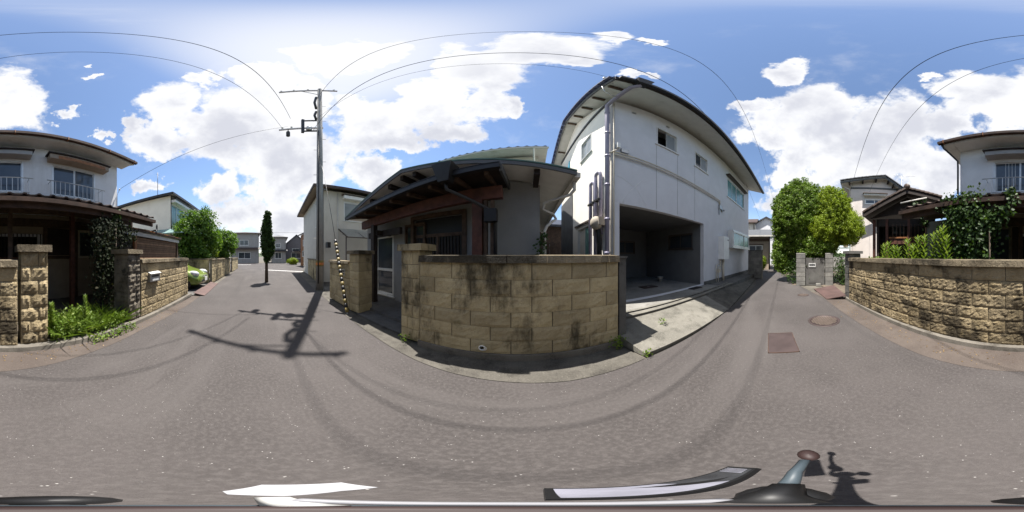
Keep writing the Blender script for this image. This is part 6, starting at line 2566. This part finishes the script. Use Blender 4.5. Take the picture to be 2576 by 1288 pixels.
bd = car_body()
md = bd.modifiers.new('soft', 'SUBSURF')
md.levels = md.render_levels = 1
k = MB()
k.face([(CX - .62, CY - 1.10, 1.045), (CX + .62, CY - 1.10, 1.045), (CX + .57, CY - 1.66, 1.435), (CX - .57, CY - 1.66, 1.435)])
k.build('windscreen', M['glass'], car)
for s in (-1, 1):
    k = MB()
    k.face([(CX + s * .765, CY - 1.45, 1.02), (CX + s * .765, CY - 3.0, 1.06), (CX + s * .64, CY - 2.9, 1.38), (CX + s * .66, CY - 1.85, 1.38)])
    k.build('side_window', M['glass'], car)
    k = MB()
    k.ell((CX + s * .56, CY - .34, .70), (.15, .26, .13), 14, 8)
    h = k.build('headlight', M['lamp_glass'], car)
    k = MB()
    k.ring((CX + s * .56, CY - .16, .68), .08, .012, (s * .25, 1, .3), 16, 6)
    k.build('rim', M['chrome'], h)
    k = MB()
    k.ell((CX + s * .90, CY - 1.25, 1.02), (.10, .06, .08), 10, 6)
    k.build('mirror', M['car_green'], car)
    for y in (.72, 3.0):
        k = MB()
        k.lathe((CX + s * .73 - .09, CY - y, .29), [(.20, 0), (.28, .01), (.295, .05), (.295, .13), (.28, .17), (.20, .18)], 22, 'x')
        w = k.build('wheel', M['rubber'], car)
        k = MB()
        k.lathe((CX + s * .73 + (.085 if s > 0 else -.105), CY - y, .29), [(.19, 0), (.19, .02), (.05, .025)] if s > 0 else [(.05, -.005), (.19, 0), (.19, .02)], 20, 'x')
        k.build('rim', M['steel'], w)
        k = MB()
        k.lathe((CX + s * .74 - .05, CY - y, .30), [(.34, 0), (.345, .05), (.34, .105), (.3, .11)], 22, 'x')
        k.build('wheel_arch', M['black'], car)
k = MB()
k.hexa([(CX - .42, CY - .03, .36), (CX + .42, CY - .03, .36), (CX + .42, CY + .02, .36), (CX - .42, CY + .02, .36), (CX - .38, CY - .05, .44), (CX + .38, CY - .05, .44), (CX + .38, CY - .01, .44), (CX - .38, CY - .01, .44)])
k.build('lower_grille', M['black'], car)
k = MB()
k.box((CX, CY - .03, .585), (.50, .05, .055))
k.build('grille', M['chrome'], car)
k = MB()
k.box((CX, CY + .035, .46), (.33, .015, .165))
k.build('number_plate', M['white_paint'], car)

# ------------------------------------------------------------------ scooter far up the lane
sp_ = az(92.4, 16.6)
sc = thing('scooter', 'small white motor scooter standing at the end of the lane', 'scooter', sp_)
k = MB()
k.hexa([sp_ + Vector(q) for q in ((-.25, -.20, .30), (.9, -.16, .30), (.9, .16, .30), (-.25, .20, .30), (-.15, -.14, .48), (1.0, -.14, .74), (1.0, .14, .74), (-.15, .14, .48))])
k.build('body', M['white_paint'], sc)
k = MB()
k.hexa([sp_ + Vector(q) for q in ((-.42, -.21, .36), (-.30, -.21, .30), (-.30, .21, .30), (-.42, .21, .36), (-.30, -.17, .90), (-.20, -.17, .92), (-.20, .17, .92), (-.30, .17, .90))])
k.build('leg_shield', M['white_paint'], sc)
k = MB()
k.ell(sp_ + Vector((.62, 0, .78)), (.38, .14, .07))
k.build('seat', M['black'], sc)
for x in (-.45, .85):
    k = MB()
    k.ring(sp_ + Vector((x, 0, .25)), .19, .06, (0, 1, 0), 18, 8)
    w = k.build('wheel', M['rubber'], sc)
    k = MB()
    k.lathe(sp_ + Vector((x, -.03, .25)), [(.15, 0), (.15, .06)], 14, 'y')
    k.build('rim', M['steel'], w)
k = MB()
k.tube([sp_ + Vector((-.45, .08, .25)), sp_ + Vector((-.28, 0, .95))], .03, 6)
k.tube([sp_ + Vector((-.20, -.32, 1.0)), sp_ + Vector((-.28, 0, .96)), sp_ + Vector((-.20, .32, 1.0))], .02, 6)
k.build('handlebar', M['steel'], sc)
k = MB()
k.ell(sp_ + Vector((-.34, 0, .90)), (.08, .10, .08))
k.build('headlight', M['lamp_glass'], sc)
for s in (-1, 1):
    k = MB()
    k.tube([sp_ + Vector((-.22, s * .28, 1.0)), sp_ + Vector((-.22, s * .34, 1.16))], .01, 5)
    k.ell(sp_ + Vector((-.22, s * .36, 1.2)), (.015, .06, .04), 8, 6)
    k.build('mirror', M['steel'], sc)
# a small hedge at the lane house
hq = az(87.6, 15.5)
tree('small_hedge', 'pale green clipped hedge in front of the lane-end house', (hq.x, hq.y, 0), [((hq.x, hq.y, .8), (.35, .55, .75), 90, 30, .14, .08, .15, .4, -1.0)], 'leaf_juniper', .03, None, 61, 'hedge')
hq = az(93.8, 15.5)
tree('dark_shrub', 'dark shrub filling the gap between the scooter and the evergreens', (hq.x, hq.y, 0), [((hq.x, hq.y, 1.5), (.5, .7, 1.5), 90, 30, .22, .12, .25, .4, -1.0)], 'leaf_dome', .05, None, 62, 'shrub')

# ------------------------------------------------------------------ the camera's own support just below it
ZD = .55


def nd(a, off, dz=ZD):
    """azimuth, angle off straight down -> point dz below the camera"""
    r = dz * math.tan(R(off))
    return Vector((r * math.sin(R(a)), r * math.cos(R(a)), H - dz))


rg = thing('camera_monopod', 'slim dark blue monopod with a white lever and dark side arm below the viewpoint', 'camera stand', (0, 0, 0))
k = MB()
k.tube([(0, 0, 0), (0, 0, H - ZD - .02)], .013, 12)
k.build('pole', M['pole_blue'], rg)
k = MB()
k.lathe((0, 0, H - ZD - .02), [(.013, 0), (.022, .004), (.024, .012), (.022, .018), (.012, .020)], 28)
k.build('mount_plate', M['pole_blue'], rg)
k = MB()
arc = [nd(q, 2.9 + 1.6 * abs(q / 82) ** 3) for q in range(-78, 84, 6)]
k.tube(arc, .0065, 8)
k.build('grip_band', M['rig_white'], rg)
k = MB()
k.lathe((0, 0, H - ZD), [(.020, 0), (.018, .006), (.006, .008)], 22)
k.build('knob', M['maroon'], rg)
k = MB()
P = [nd(-101.8, 7.3), nd(-88, 9.6), nd(-60, 10.4), nd(-47, 8.7), nd(-60, 7.4), nd(-80, 5.6), nd(-100, 6.2)]
k.slab(P, .008)
k.build('lever', M['rig_white'], rg)
k = MB()
k.tube([nd(-84, 5.2), nd(-80, 3.6), nd(-70, 2.0)], .006, 7)
k.build('lever_arm', M['alu'], rg)
k = MB()
k.tube([nd(90, 3), nd(92, 6), nd(97, 9.8)], [.012, .012, .010], 9)
k.ell(nd(95, 6.5) - Vector((0, 0, .01)), (.03, .018, .012))
k.build('clamp', M['black'], rg)
k = MB()
k.tube([nd(97, 9.6), nd(99.5, 14), nd(103, 18.2)], .007, 8)
k.build('side_arm', M['pole_blue'], rg)
k = MB()
k.ell(nd(104.2, 20.0), (.021, .014, .013), 14, 8)
k.build('arm_end', M['maroon'], rg)
k = MB()
k.ell(nd(-163, 4.2) - Vector((0, 0, .02)), (.020, .016, .02), 14, 8)
k.tube([nd(-163, 4.2) - Vector((0, 0, .02)), (0, 0, H - ZD - .02)], .006, 6)
k.build('tightening_screw', M['black'], rg)
# phone on the stand, tilted outwards
A, B, Cc, Dd = nd(11.3, 8.4, ZD + .03), nd(12, 4.6), nd(76, 16.1, ZD + .03), nd(86, 15.5)
nrm = (Cc - A).cross(B - A).normalized()
if nrm.z < 0:
    nrm = -nrm
phn = thing('phone', 'black phone with pale glare over half its dark screen, held beside the monopod', 'phone', (A + Dd) / 2)
k = MB()
q = [A, Cc, Dd, B]
k.hexa([p - nrm * .009 for p in q] + q)
k.build('case', M['black'], phn)


def on(u, v):
    return (A.lerp(Cc, u)).lerp(B.lerp(Dd, u), v) + nrm * .0008


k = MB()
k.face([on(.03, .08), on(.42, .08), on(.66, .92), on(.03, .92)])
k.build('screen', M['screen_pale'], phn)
k = MB()
k.face([on(.42, .08), on(.97, .08), on(.97, .92), on(.66, .92)])
s_ = k.build('screen', M['screen_dark'], phn)
k = MB()
for i in range(4):
    u = .86 + i * .028
    k.face([on(u, .12) + nrm * .0005, on(u + .012, .12) + nrm * .0005, on(u + .012, .80) + nrm * .0005, on(u, .80) + nrm * .0005])
k.build('text_rows', M['screen_pale'], s_)
